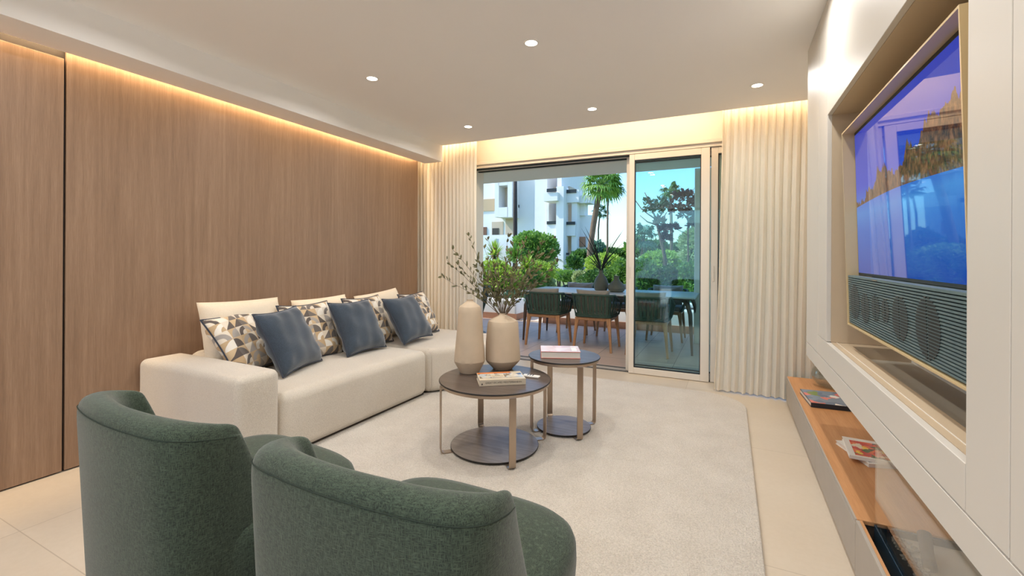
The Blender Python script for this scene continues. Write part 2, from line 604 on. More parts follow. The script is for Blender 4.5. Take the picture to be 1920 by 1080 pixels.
def tube(bm, pts, r, n=8, cap=True, mi=0):
    """round tube along pts; r is a number or list"""
    pts = [Vector(p) for p in pts]
    rings = []
    up = Vector((0.01, 0.02, 1)).normalized()
    N = len(pts)
    prev = None
    for i, p in enumerate(pts):
        t = (pts[min(i + 1, N - 1)] - pts[max(i - 1, 0)])
        if t.length < 1e-9:
            t = Vector((0, 0, 1))
        t.normalize()
        if prev is None:
            a = t.cross(up)
            if a.length < 0.05:
                a = t.cross(Vector((1, 0, 0)))
            a.normalize()
        else:
            a = prev - t * prev.dot(t)
            if a.length < 1e-6:
                a = t.cross(up)
            a.normalize()
        prev = a
        b = t.cross(a)
        rr = r[i] if isinstance(r, (list, tuple)) else r
        rings.append([bm.verts.new(p + (a * math.cos(2 * PI * k / n) + b * math.sin(2 * PI * k / n)) * rr) for k in range(n)])
    for i in range(N - 1):
        for k in range(n):
            f = bm.faces.new((rings[i][k], rings[i][(k + 1) % n], rings[i + 1][(k + 1) % n], rings[i + 1][k]))
            f.material_index = mi
    if cap:
        bm.faces.new(list(reversed(rings[0]))).material_index = mi
        bm.faces.new(rings[-1]).material_index = mi
    return bm


def lathe(bm, prof, n=48, cx=0, cy=0, mi=0):
    rings = []
    for (r, z) in prof:
        if r < 1e-5:
            rings.append([bm.verts.new((cx, cy, z))])
        else:
            rings.append([bm.verts.new((cx + r * math.cos(2 * PI * k / n), cy + r * math.sin(2 * PI * k / n), z)) for k in range(n)])
    for a, b in zip(rings, rings[1:]):
        for k in range(n):
            k2 = (k + 1) % n
            if len(a) == 1 and len(b) == 1:
                continue
            if len(a) == 1:
                f = bm.faces.new((a[0], b[k2], b[k]))
            elif len(b) == 1:
                f = bm.faces.new((a[k], a[k2], b[0]))
            else:
                f = bm.faces.new((a[k], a[k2], b[k2], b[k]))
            f.material_index = mi
    return bm


def prism(bm, pts, z0, z1, bev=0.0, seg=3, mi=0):
    a = [bm.verts.new((x, y, z0)) for x, y in pts]
    b = [bm.verts.new((x, y, z1)) for x, y in pts]
    n = len(pts)
    fs = [bm.faces.new(list(reversed(a))), bm.faces.new(b)]
    for i in range(n):
        fs.append(bm.faces.new((a[i], a[(i + 1) % n], b[(i + 1) % n], b[i])))
    for f in fs:
        f.material_index = mi
    bmesh.ops.recalc_face_normals(bm, faces=fs)
    if bev:
        es = list(set(e for f in fs for e in f.edges))
        bmesh.ops.bevel(bm, geom=es, offset=bev, segments=seg, profile=0.5, affect='EDGES')
    return bm


def ribbon(bm, pts, wdir, w, th=0.0, mi=0):
    """flat band along pts, width w along wdir, with thickness"""
    pts = [Vector(p) for p in pts]
    wd = Vector(wdir).normalized()
    N = len(pts)
    rows = []
    for i, p in enumerate(pts):
        t = (pts[min(i + 1, N - 1)] - pts[max(i - 1, 0)]).normalized()
        nn = t.cross(wd).normalized()
        ww = w[i] if isinstance(w, (list, tuple)) else w
        rows.append([bm.verts.new(p + wd * ww / 2 + nn * th / 2), bm.verts.new(p - wd * ww / 2 + nn * th / 2),
                     bm.verts.new(p - wd * ww / 2 - nn * th / 2), bm.verts.new(p + wd * ww / 2 - nn * th / 2)])
    for i in range(N - 1):
        for k in range(4):
            f = bm.faces.new((rows[i][k], rows[i][(k + 1) % 4], rows[i + 1][(k + 1) % 4], rows[i + 1][k]))
            f.material_index = mi
    bm.faces.new(list(reversed(rows[0]))).material_index = mi
    bm.faces.new(rows[-1]).material_index = mi
    return bm


def arc_pts(c, r, a0, a1, n, z=0.0):
    return [(c[0] + r * math.cos(a0 + (a1 - a0) * i / n), c[1] + r * math.sin(a0 + (a1 - a0) * i / n), z) for i in range(n + 1)]


# ------------------------------------------------------------------ room shell
XL, XR, XP = -3.285, 0.98, 0.43
YD, YB = 4.67, -2.9
ZC = 2.478

struct('floor', bx(-4.0, XR + 0.2, YB, 4.80, -0.12, 0.0), M['floor'])
struct('ceiling', bx(-4.0, XR + 0.2, YB, 4.28, ZC, ZC + 0.30), M['ceil'])
# upper slab of the curtain slot
struct('trim_1', bx(-4.0, XR + 0.2, 4.28, 4.98, ZC + 0.2, ZC + 0.30), M['ceil'])
# dropped soffit along the wooden wall
struct('trim_2', bx(-3.215, -2.99, YB, 4.28, 2.292, ZC + 0.01), M['ceil'])
struct('trim_3', bx(-3.238, -3.215, YB, 4.28, 2.292, 2.312), M['ceil'])
struct('wall_left', bx(-4.0, -3.31, YB, 4.206, -0.05, ZC), M['wall'])
struct('wall_corner', bx(-4.0, -3.72, 4.206, 4.98, -0.05, ZC + 0.2), M['wall'])
struct('wall_right', bx(XR, XR + 0.2, YB, 4.98, -0.05, ZC + 0.2), M['wall'])
# window wall: header, left pier, right pier
struct('wall_far', bx(-3.72, XR, YD, 4.98, 2.33, ZC + 0.2), M['wall'])
struct('wall_pier', bx(-3.72, -2.90, YD, 4.98, -0.05, 2.33), M['wall'])
struct('wall_pocket', bx(0.62, XR, YD, 4.98, -0.05, 2.33), M['wall'])
# unseen wall behind the camera; wide opening added to let daylight in
wb = B()
box(wb, -4.0, -3.3, YB - 0.2, YB, -0.05, ZC)
box(wb, 0.8, XR + 0.2, YB - 0.2, YB, -0.05, ZC)
box(wb, -3.3, 0.8, YB - 0.2, YB, 2.42, ZC)
struct('wall_back', wb, M['wall'])

# wooden wall: veneer panels with joints
WJ = [(-2.9, -2.3), (-2.3, -0.4), (-0.4, 1.116), (1.124, 4.206)]
wp = thing('wood_panelling', 'tall brown oak veneer panelling covering the long left wall', 'wall panelling', (XL, 0, 0))
tag(wp, kind='structure')
obj('backing', bx(-0.024, -0.018, YB, 4.206, 0.0, 2.34), M['joint'], wp)
for i, (a, b) in enumerate(WJ):
    obj('veneer_panel', bx(-0.018, 0.0, a + (0.003 if i else 0), b, 0.008, 2.27 if i == 2 else 2.36, bev=0.001, seg=1), M['wood'], wp)

# LED cove over the wooden wall
lc = thing('cove_light', 'warm LED strip glowing in the cove above the wooden wall', 'light strip', (-3.255, 0, 2.42))
obj('channel', bx(-0.018, 0.012, YB, 4.2, -0.004, 0.004), M['white'], lc)
obj('led_strip', bx(-0.012, 0.006, YB, 4.2, -0.006, -0.004), M['led'], lc)
for k in range(4):
    area('cove_lamp', (0.0, YB + 0.9 + 1.75 * k, -0.008), (0, math.radians(12), 0), 0.02, 1.75, COVE_W / 4, (1, 0.74, 0.44), parent=lc)
# LED in the curtain slot
ls = thing('slot_light', 'warm LED strip hidden in the ceiling slot above the curtains', 'light strip', (-1.3, 4.31, ZC + 0.14))
obj('channel', bx(-2.3, 2.2, -0.03, -0.02, -0.02, 0.02), M['white'], ls)
obj('led_strip', bx(-2.3, 2.2, -0.02, -0.015, -0.01, 0.01), M['led'], ls)
for k in range(2):
    area('slot_lamp', (-1.15 + 2.25 * k, -0.005, 0.0), (math.radians(55), 0, 0), 2.2, 0.02, SLOT_W / 2, (1, 0.76, 0.48), parent=ls)

# ------------------------------------------------------------------ ceiling downlights
def make_downlight(label):
    t = thing('ceiling_downlight', label, 'ceiling light', (0, 0, ZC), 0, 'recessed round ceiling downlights')
    b = B()
    lathe(b, [(0.036, -0.001), (0.036, -0.004), (0.046, -0.004), (0.047, 0.0)], 40)
    obj('trim_ring', b, M['white'], t, smooth=True, angle=40)
    b = B()
    lathe(b, [(0.0, -0.0015), (0.036, -0.0015)], 40)
    obj('lens', b, M['lamp'], t)
    return t


def down_lamp(t):
    area('downlight_lamp', (0, 0, -0.006), (0, 0, 0), 0.07, 0.07, DOWN_W, (1, 0.985, 0.96), 'DISK', t, math.radians(165))


dl0 = make_downlight('recessed round downlight over the sofa end nearest the wooden wall and camera')
labs = {(-2.32, 2.45): 'recessed round downlight above the sofa, nearer the camera than the one by the left curtain',
        (-1.07, 2.44): 'recessed round downlight over the coffee tables, largest and nearest of those in view',
        (-2.32, 3.76): 'recessed round downlight by the left curtain, smallest and farthest left by the window',
        (-1.07, 3.75): 'recessed round downlight before the middle of the sliding window wall',
        (0.18, 3.755): 'recessed round downlight in front of the right-hand curtain'}
first = True
for y in (3.755, 2.44, 1.12, -0.2, -1.52):
    for x in (-2.32, -1.07, 0.18):
        lab = None
        for k, v in labs.items():
            if abs(k[0] - x) < 0.02 and abs(k[1] - y) < 0.03:
                lab = v
        lab = lab or 'recessed downlight out of frame, %s in the %s row behind the sofa arm' % (
            {-2.32: 'leftmost', -1.07: 'middle', 0.18: 'rightmost'}[x], {2.44: 'nearest', 1.12: 'first', -0.2: 'second', -1.52: 'third'}[y])
        if first:
            t = dl0
            t.location = (x, y, ZC)
            t['label'] = lab
            first = False
        else:
            t = dup(dl0, (x, y, ZC), 0, lab)
        t['_lamp'] = 1
for t in [o for o in COL.objects if o.get('_lamp')]:
    down_lamp(t)
    del t['_lamp']

# ------------------------------------------------------------------ sliding window wall
def frame_bm(x0, x1, z0, z1, wl, wr, wb_, wt, y0, y1):
    b = B()
    box(b, x0, x0 + wl, y0, y1, z0, z1, 0.003, 1)
    box(b, x1 - wr, x1, y0, y1, z0, z1, 0.003, 1)
    box(b, x0 + wl, x1 - wr, y0, y1, z0, z0 + wb_, 0.003, 1)
    box(b, x0 + wl, x1 - wr, y0, y1, z1 - wt, z1, 0.003, 1)
    return b


wf = B()
box(wf, -2.90, 0.62, YD - 0.025, 4.98, 2.297, 2.335, 0.004, 1)
box(wf, -2.90, 0.62, YD - 0.004, 4.98, 2.262, 2.297, 0.002, 1)
box(wf, -2.90, -2.84, YD - 0.004, 4.98, 0.0, 2.262, 0.002, 1)
w1 = struct('window_1', wf, M['alu'])
wt = B()
for y in (4.70, 4.725, 4.84, 4.865):
    box(wt, -2.84, 0.62, y, y + 0.012, 2.25, 2.262)
    box(wt, -2.84, 0.62, y, y + 0.012, 0.0, 0.004)
obj('track', wt, M['gasket'], w1)
obj('sill_plate', bx(-2.84, 0.62, 4.69, 4.90, 0.0, 0.002), M['bench'], w1)


def leaf(name, x0, x1, y, wl, wr, label=None):
    d = struct(name, frame_bm(x0, x1, 0.004, 2.258, wl, wr, 0.062, 0.062, y, y + 0.045), M['alu'])
    g = B()
    a0, a1, b0, b1 = x0 + wl, x1 - wr, 0.066, 2.196
    for (p, q, r_, s_) in ((a0, a0 + 0.008, b0, b1), (a1 - 0.008, a1, b0, b1), (a0, a1, b0, b0 + 0.01), (a0, a1, b1 - 0.01, b1)):
        box(g, p, q, y + 0.008, y + 0.040, r_, s_)
    obj('gasket', g, M['gasket'], d)
    gl = B()
    box(gl, a0 + 0.002, a1 - 0.002, y + 0.026, y + 0.030, b0 + 0.002, b1 - 0.002)
    obj('glass_pane', gl, M['glass'], d)
    return d


dA = leaf('door_1', -0.932, -0.170, YD - 0.004, 0.052, 0.078)
obj('handle', bx(-0.925, -0.918, YD - 0.012, YD - 0.004, 0.98, 1.10, 0.002, 1), M['alu'], dA)
leaf('door_2', -0.978, -0.05, YD + 0.085, 0.07, 0.07)
dC = leaf('door_3', -0.160, 0.60, YD + 0.012, 0.062, 0.078)
obj('handle', bx(-0.142, -0.13, YD - 0.0, YD + 0.012, 0.97, 1.12, 0.003, 1), M['alu'], dC)


# ------------------------------------------------------------------ curtains
def curtain(x0t, x1t, x0b, x1b, y, z0, z1, folds, seed, amp=0.045):
    rnd = random.Random(seed)
    b = B()
    NX, NZ = folds * 12, 26
    ph = [rnd.uniform(-0.5, 0.5) for _ in range(folds + 2)]
    am = [rnd.uniform(0.65, 1.2) for _ in range(folds + 2)]
    rows = []
    for j in range(NZ + 1):
        h = j / NZ
        z = z0 + (z1 - z0) * h
        row = []
        for i in range(NX + 1):
            s = i / NX
            k = s * folds
            ki = int(min(k, folds - 1e-6))
            fr = k - ki
            amk = am[ki] * (1 - fr) + am[ki + 1] * fr
            pk = ph[ki] * (1 - fr) + ph[ki + 1] * fr
            xt = x0t + (x1t - x0t) * s
            xb = x0b + (x1b - x0b) * s
            x = xb + (xt - xb) * (h ** 0.8)
            top = max(0.0, (h - 0.86) / 0.14)
            a = amp * amk * (1 - 0.55 * top)
            w = math.sin(2 * PI * k + pk * (1 - h) * 1.3)
            w = math.copysign(abs(w) ** (0.8 + 0.9 * top), w)
            yy = y + a * w + 0.008 * math.sin(9 * s + 3 * h)
            xx = x + 0.22 * a * math.sin(4 * PI * k + 0.6) + 0.004 * math.sin(5 * h + ki)
            row.append(b.verts.new((xx, yy, z)))
        rows.append(row)
    for j in range(NZ):
        for i in range(NX):
            b.faces.new((rows[j][i], rows[j][i + 1], rows[j + 1][i + 1], rows[j + 1][i]))
    return b


def rail(x0, x1):
    b = B()
    box(b, x0, x1, 4.385, 4.415, ZC + 0.155, ZC + 0.175)
    return b


ct = thing('curtain', 'off-white sheer curtain with soft folds between the wooden wall and the open doorway', 'curtain', (0, 0, 0), 0, 'floor length sheer curtains')
obj('cloth', curtain(-3.66, -2.60, -3.64, -2.58, 4.40, 0.012, ZC + 0.15, 21, 3, 0.026), M['curtain'], ct, smooth=True)
obj('curtain_rail', rail(-3.7, -2.6), M['white'], ct)
ct2 = thing('curtain', 'off-white sheer curtain hanging at the right of the sliding glass door beside the white panelling', 'curtain', (0, 0, 0), 0, 'floor length sheer curtains')
obj('cloth', curtain(-0.055, 0.93, -0.125, 0.93, 4.40, 0.012, ZC + 0.15, 17, 8, 0.032), M['curtain'], ct2, smooth=True)
obj('curtain_rail', rail(-0.05, 0.95), M['white'], ct2)

# ------------------------------------------------------------------ white panelling with the TV niche
mp = thing('media_wall', 'white lacquered wall panelling with a deep niche for the television', 'media wall', (0, 0, 0))
tag(mp, kind='structure')
NY0, NY1, NZ0, NZ1 = 1.209, 2.645, 0.789, 1.90
ZB = 0.604
cx = B()
box(cx, XP + 0.02, XR, -1.0, NY0 - 0.02, ZB + 0.01, ZC)
box(cx, XP + 0.02, XR, NY1 + 0.02, 3.262, ZB + 0.01, ZC)
box(cx, XP + 0.02, XR, NY0 - 0.02, NY1 + 0.02, NZ1 + 0.02, ZC)
box(cx, XP + 0.02, XR, NY0 - 0.02, NY1 + 0.02, ZB + 0.01, NZ0 - 0.10)
obj('carcass', cx, M['gap'], mp)
G = 0.0015


def pan(y0, y1, z0, z1):
    obj('front_panel', bx(XP, XP + 0.02, y0 + G, y1 - G, z0 + G, z1 - G, 0.0012, 1), M['panel'], mp)


pan(2.876, 3.265, 0.689, ZC)
pan(NY1, 2.876, NZ0, ZC)
pan(NY0, 2.876, 0.689, NZ0)
pan(NY0, NY1, NZ1, ZC)
pan(1.051, NY0, 0.689, ZC)
pan(0.0, 1.051, 0.689, ZC)
pan(-1.0, 0.0, 0.689, ZC)
obj('lower_fascia', bx(XP, XP + 0.02, -1.0, 3.265, ZB, 0.689 - G * 2, 0.001, 1), M['panel'], mp)
obj('end_panel', bx(XP + 0.02, XR, 3.262, 3.268, ZB, ZC), M['panel'], mp)
obj('underside', bx(XP + 0.02, XR, -1.0, 3.262, ZB, ZB + 0.01), M['panel'], mp)
# niche lining
nl = B()
D = 0.78
box(nl, XP + 0.02, D, NY1, NY1 + 0.02, NZ0, NZ1)
box(nl, XP + 0.02, D, NY0 - 0.02, NY0, NZ0, NZ1)
box(nl, XP + 0.02, D, NY0, NY1, NZ1, NZ1 + 0.02)
box(nl, D, D + 0.02, NY0 - 0.02, NY1 + 0.02, NZ0 - 0.1, NZ1 + 0.02)
obj('niche_lining', nl, M['niche'], mp)
ns = B()
box(ns, XP + 0.0205, 0.52, NY0, NY1, NZ0 - 0.10, NZ0 - 0.001)
box(ns, 0.52, 0.76, NY1 - 0.07, NY1, NZ0 - 0.10, NZ0 - 0.001)
obj('niche_ledge', ns, M['niche'], mp)
obj('niche_well', bx(0.52, D, NY0, NY1, NZ0 - 0.10, NZ0 - 0.055), M['nichelow'], mp)
obj('niche_edge', bx(0.472, 0.474, NY0, NY1, NZ0 - 0.001, NZ0 + 0.0005), M['white'], mp)
# white strip painted in for the glow at the rear of the well
obj('rear_glow_strip', bx(0.735, 0.75, NY0, NY1 - 0.07, NZ0 - 0.055, NZ0 + 0.02), M['white'], mp)

# ------------------------------------------------------------------ television in gold frame
tv = thing('television', 'large television in a slim gold frame showing a blue sky landscape', 'television', (0.485, 1.90, 0.90))
tv.rotation_euler = (0, math.radians(-1.7), 0)
FW, FH, FD = 1.155, 0.87, 0.075       # width along Y, height, depth
y0, y1 = -0.568, 0.590
fr = B()
t_ = 0.006
box(fr, 0, FD, y0, y0 + t_, 0, FH)
box(fr, 0, FD, y1 - t_, y1, 0, FH)
box(fr, 0, FD, y0 + t_, y1 - t_, FH - t_, FH)
box(fr, 0, FD, y0 + t_, y1 - t_, 0, t_)
obj('frame', fr, M['gold'], tv)
bm = B()
vs = [bm.verts.new(p) for p in ((0.045, y1 - 0.012, 0.235), (0.045, y0 + 0.012, 0.235), (0.045, y0 + 0.012, FH - 0.02), (0.045, y1 - 0.012, FH - 0.02))]
f = bm.faces.new(vs)
uvl = bm.loops.layers.uv.new('UVMap')
for l, uv in zip(f.loops, ((0, 0), (1, 0), (1, 1), (0, 1))):
    l[uvl].uv = uv
scr = obj('screen', bm, M['screen'], tv)
obj('bezel', bx(0.046, 0.07, y0 + t_, y1 - t_, 0.224, FH - t_), M['black'], tv)
obj('backplate', bx(FD - 0.004, FD + 0.03, y0 + 0.1, y1 - 0.1, 0.1, FH - 0.1), M['black'], tv)
# speaker: fins with round openings behind
sp = B()
nf = 22
z0s, z1s = 0.012, 0.215
pitch = (z1s - z0s) / nf
for k in range(nf):
    z = z0s + k * pitch
    box(sp, 0.006, 0.020, y0 + t_ + 0.002, y1 - t_ - 0.002, z, z + pitch * 0.62)
box(sp, 0.006, 0.03, y0 + t_ + 0.002, y1 - t_ - 0.002, z1s, z1s + 0.008)
spk = obj('speaker_grille', sp, M['speaker'], tv)
# the baffle behind with round dark drivers
obj('baffle', bx(0.026, 0.045, y0 + t_, y1 - t_, 0.008, 0.222), M['speaker'], tv)
for (yy, zz, rr) in ((0.47, 0.115, 0.075), (0.31, 0.105, 0.06), (0.17, 0.12, 0.05), (0.055, 0.12, 0.042), (-0.09, 0.112, 0.072), (-0.31, 0.112, 0.085)):
    dr = B()
    k0 = int((zz - rr - z0s) / pitch)
    for k in range(k0, nf):
        zc = z0s + k * pitch + pitch * 0.81
        dz = zc - zz
        if abs(dz) < rr:
            hw = math.sqrt(rr * rr - dz * dz)
            for (a, b_) in ((yy - hw, yy - 0.004), (yy + 0.004, yy + hw)):
                if b_ - a > 0.003:
                    box(dr, 0.0215, 0.0255, a, b_, zc - pitch * 0.19, zc + pitch * 0.19)
                    box(dr, 0.0050, 0.0058, a, b_, z0s + k * pitch + pitch * 0.36, z0s + k * pitch + pitch * 1.0)
    obj('driver_opening', dr, M['black'], tv)
obj('badge', bx(0.003, 0.006, 0.14, 0.20, 0.2165, 0.2195), M['bronze'], tv)

# ------------------------------------------------------------------ low bench
bn = thing('low_bench', 'long low stone-fronted bench with honey oak top under the white panelling', 'bench', (XP, 0, 0))
YF = 2.07
obj('front', bx(0, 0.02, YF + 0.001, 2.93, 0.022, 0.205, 0.0015, 1), M['bench'], bn)
obj('front', bx(0, 0.02, 2.933, 4.31, 0.022, 0.205, 0.0015, 1), M['bench'], bn)
obj('oak_top', bx(0.006, 0.548, YF + 0.001, 4.31, 0.207, 0.222, 0.001, 1), M['benchtop'], bn)
obj('carcass', bx(0.02, 0.548, YF + 0.01, 4.31, 0.022, 0.205), M['gap'], bn)
obj('plinth', bx(0.012, 0.5, YF + 0.01, 4.31, 0.0, 0.022), M['bench'], bn)
obj('edge_strip', bx(0.0, 0.006, YF + 0.001, 4.31, 0.209, 0.222, 0.0006, 1), M['bench'], bn)

# fireplace in the nearer part of the bench
fp = thing('fireplace', 'sunken electric fireplace with dark blue trough and clear glass screen', 'fireplace', (XP, 0, 0))
y0f = -0.8
obj('front', bx(0, 0.012, y0f, YF - 0.006, 0.022, 0.222, 0.001, 1), M['bench'], fp)
obj('oak_edge', bx(0.012, 0.022, y0f, YF - 0.001, 0.15, 0.221), M['benchtop'], fp)
obj('plinth', bx(0.012, 0.5, y0f, YF - 0.01, 0.0, 0.022), M['bench'], fp)
obj('trough', bx(0.022, 0.545, y0f, YF - 0.001, 0.05, 0.150), M['darkmetal'], fp)
sb = B()
box(sb, 0.054, 0.058, y0f, YF - 0.012, 0.150, 0.222, 0.001, 1)
box(sb, 0.064, 0.070, y0f, YF - 0.012, 0.150, 0.220, 0.001, 1)
box(sb, 0.070, 0.098, y0f, YF - 0.012, 0.150, 0.208)
box(sb, 0.058, 0.30, YF - 0.024, YF - 0.012, 0.150, 0.222)
obj('steel_tray', sb, M['steel'], fp)
obj('tray_floor', bx(0.098, 0.545, y0f, YF - 0.024, 0.150, 0.200), M['bench'], fp)
obj('glass_screen', bx(0.058, 0.063, y0f, YF - 0.004, 0.150, ZB - 0.003), M['clear'], fp)
pb = B()
rp = random.Random(4)
for k in range(420):
    yy = rp.uniform(0.9, YF - 0.04)
    xx = 0.094 + abs(rp.gauss(0, 0.022))
    r = rp.uniform(0.003, 0.010)
    mtx = Matrix.Translation((xx, yy, 0.203 + r * 0.5)) @ Matrix.Diagonal((r, r * rp.uniform(0.7, 1.3), r * 0.7, 1))
    bmesh.ops.create_icosphere(pb, subdivisions=1, radius=1, matrix=mtx)
tag(obj('pebbles', pb, M['pebble'], fp), kind='stuff')
for pts, rr in (([(0.150, 1.86, 0.215), (0.160, 1.92, 0.235), (0.172, 1.98, 0.262)], [0.019, 0.018, 0.020]),
                ([(0.20, 1.45, 0.222), (0.185, 1.60, 0.226), (0.20, 1.74, 0.222)], [0.020, 0.024, 0.020])):
    lg = B()
    tube(lg, pts, rr, 12)
    obj('log', lg, M['log'], fp, smooth=True)

# wall socket, half behind the sofa arm
so = thing('wall_socket', 'white wall socket plate low on the wooden wall beside the sofa arm', 'socket', (XL, 1.41, 0.305))
obj('plate', bx(0, 0.009, -0.085, 0.085, -0.043, 0.043, 0.003, 2), M['white'], so)
for yy in (-0.04, 0.04):
    b = B()
    lathe(b, [(0.0, 0.0), (0.018, 0.0), (0.0195, 0.003), (0.021, 0.003), (0.022, 0.0)], 32)
    bmesh.ops.rotate(b, verts=b.verts, cent=(0, 0, 0), matrix=Matrix.Rotation(PI / 2, 3, 'Y'))
    bmesh.ops.translate(b, verts=b.verts, vec=(0.0095, yy, 0))
    r = obj('socket_well', b, M['white'], so, smooth=True)
    h = B()
    for (a, c) in ((-0.0095, 0.002), (0.0095, 0.002), (0, -0.012)):
        tube(h, [(0.0096, yy + a, c), (0.0112, yy + a, c)], 0.0026, 10)
    obj('pin_hole', h, M['black'], r)

# ------------------------------------------------------------------ rug
def rounded_rect(x0, x1, y0, y1, r, n=14):
    pts = []
    for (cx_, cy_, a) in ((x1 - r, y1 - r, 0), (x0 + r, y1 - r, PI / 2), (x0 + r, y0 + r, PI), (x1 - r, y0 + r, 1.5 * PI)):
        for k in range(n + 1):
            t = a + PI / 2 * k / n
            pts.append((cx_ + r * math.cos(t), cy_ + r * math.sin(t)))
    return pts


rug = obj('rug', prism(B(), rounded_rect(-2.36, 0.128, 1.16, 4.27, 0.34), 0.001, 0.022, 0.008, 3), M['rug'], smooth=True)
tag(rug, 'large cream shaggy rug with rounded corners under the coffee tables', 'rug')


# ------------------------------------------------------------------ sofa
def soft(bm_, mat, name, parent, sub=1):
    return obj(name, bm_, mat, parent, smooth=True, sub=sub)


def crown(b, zc, amt, x0, x1, y0, y1):
    """bulge the upper face a little so that the padding looks full"""
    for v in b.verts:
        if v.co.z > zc - 0.02:
            u = (v.co.x - x0) / (x1 - x0) * 2 - 1
            w = (v.co.y - y0) / (y1 - y0) * 2 - 1
            v.co.z += amt * max(0, 1 - u * u) * max(0, 1 - w * w)


def padded(x0, x1, y0, y1, z0, z1, bev, seg=5, cuts=6, cr=0.0):
    b = B()
    box(b, x0, x1, y0, y1, z0, z1, bev, seg)
    if cr:
        es = [e for e in b.edges if e.calc_length() > 0.3]
        bmesh.ops.subdivide_edges(b, edges=es, cuts=cuts, use_grid_fill=True)
        crown(b, z1, cr, x0, x1, y0, y1)
    return b


sf = thing('sectional_sofa', 'cream boucle sectional sofa with low square arm along the wooden wall', 'sofa', (0, 0, 0))
ar = obj('arm', padded(-3.272, -2.295, 1.455, 1.708, 0.03, 0.553, 0.04, 5, cr=0.008), M['boucle'], sf, smooth=True)
obj('seat', padded(-3.10, -2.292, 1.712, 3.088, 0.03, 0.400, 0.06, 6, cr=0.022), M['boucle'], sf, smooth=True)
obj('backrest', padded(-3.275, -3.045, 1.712, 4.02, 0.03, 0.555, 0.08, 6), M['boucle'], sf, smooth=True)
pp = [(-3.10, 3.092), (-2.33, 3.092), (-2.28, 3.115), (-2.08, 3.40), (-1.98, 3.62), (-1.96, 3.80), (-2.02, 3.96), (-2.14, 4.06), (-3.10, 4.09)]
b = prism(B(), pp, 0.03, 0.405, 0.055, 5)
es = [e for e in b.edges if e.calc_length() > 0.6]
obj('corner_seat', b, M['boucle'], sf, smooth=True, angle=50)
pl = B()
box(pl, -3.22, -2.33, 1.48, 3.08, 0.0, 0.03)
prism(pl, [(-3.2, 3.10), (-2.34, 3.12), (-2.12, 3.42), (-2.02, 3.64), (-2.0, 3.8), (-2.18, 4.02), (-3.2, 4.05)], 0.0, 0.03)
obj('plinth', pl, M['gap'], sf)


# ------------------------------------------------------------------ pillows
def pillow(W, H, T, seed, pinch=0.09, n=22, wr=0.010, ear=0.0, slump=0.0):
    rnd = random.Random(seed)
    b = B()
    uvl = b.loops.layers.uv.new('UVMap')
    ph = [rnd.uniform(0, 6.28) for _ in range(8)]

    def pos(u, v, side):
        px = u * W / 2 * (1 - pinch * (1 - v * v) * abs(u) ** 2)
        pz = v * H / 2 * (1 - pinch * (1 - u * u) * abs(v) ** 2)
        th = ((1 - u ** 4) * (1 - v ** 4)) ** 0.55
        t = T / 2 * th
        w = wr * (math.sin(7 * u + 3 * v + ph[0]) * math.sin(5 * v - 4 * u + ph[1]) + 0.6 * math.sin(13 * u * v + ph[2])) * min(1, th * 1.5)
        # creases pulled from the corners
        for k, (cu, cv) in enumerate(((1, 1), (-1, 1), (1, -1), (-1, -1))):
            du, dv = u - cu, v - cv
            r = math.hypot(du, dv)
            a = math.atan2(dv, du)
            w += 0.006 * math.sin(9 * a + ph[3 + k]) * math.exp(-((r - 0.5) / 0.35) ** 2)
        pz -= slump * (1 - u * u) * (v + 1) / 2
        return (px, side * (t + w * (1 if side > 0 else 0.5)), pz + 0)
    grid = {}
    for side in (1, -1):
        for i in range(n + 1):
            for j in range(n + 1):
                u, v = i / n * 2 - 1, j / n * 2 - 1
                edge = i in (0, n) or j in (0, n)
                if edge and side == -1:
                    grid[(side, i, j)] = grid[(1, i, j)]
                else:
                    p = pos(u, v, side)
                    if edge:
                        p = (p[0], 0.0, p[2])
                    grid[(side, i, j)] = b.verts.new(p)
        for i in range(n):
            for j in range(n):
                q = [(i, j), (i + 1, j), (i + 1, j + 1), (i, j + 1)]
                if side == 1:
                    q = q[::-1]
                f = b.faces.new([grid[(side, a, c)] for a, c in q])
                for l, (a, c) in zip(f.loops, q):
                    l[uvl].uv = (a / n, c / n)
    rim = []
    for i in range(n):
        rim.append(grid[(1, i, 0)].co.copy())
    for j in range(n):
        rim.append(grid[(1, n, j)].co.copy())
    for i in range(n, 0, -1):
        rim.append(grid[(1, i, n)].co.copy())
    for j in range(n, 0, -1):
        rim.append(grid[(1, 0, j)].co.copy())
    rim.append(rim[0].copy())
    return b, rim


def cushion(name, label, cat, group, W, H, T, mat, loc, yaw, tilt, roll=0.0, piping=None, seed=1, **kw):
    """loc is the centre; front faces -Y before yaw; tilt leans the top backwards"""
    t = thing(name, label, cat, (0, 0, 0), 0, group)
    t.matrix_world = (Matrix.Translation(loc) @ Matrix.Rotation(math.radians(yaw), 4, 'Z')
                      @ Matrix.Rotation(math.radians(-tilt), 4, 'X') @ Matrix.Rotation(math.radians(roll), 4, 'Y'))
    b, rim = pillow(W, H, T, seed, **kw)
    obj('cover', b, mat, t, smooth=True)
    if piping:
        p = B()
        tube(p, rim, 0.0055, 6, cap=False)
        obj('piping', p, piping, t, smooth=True)
    return t


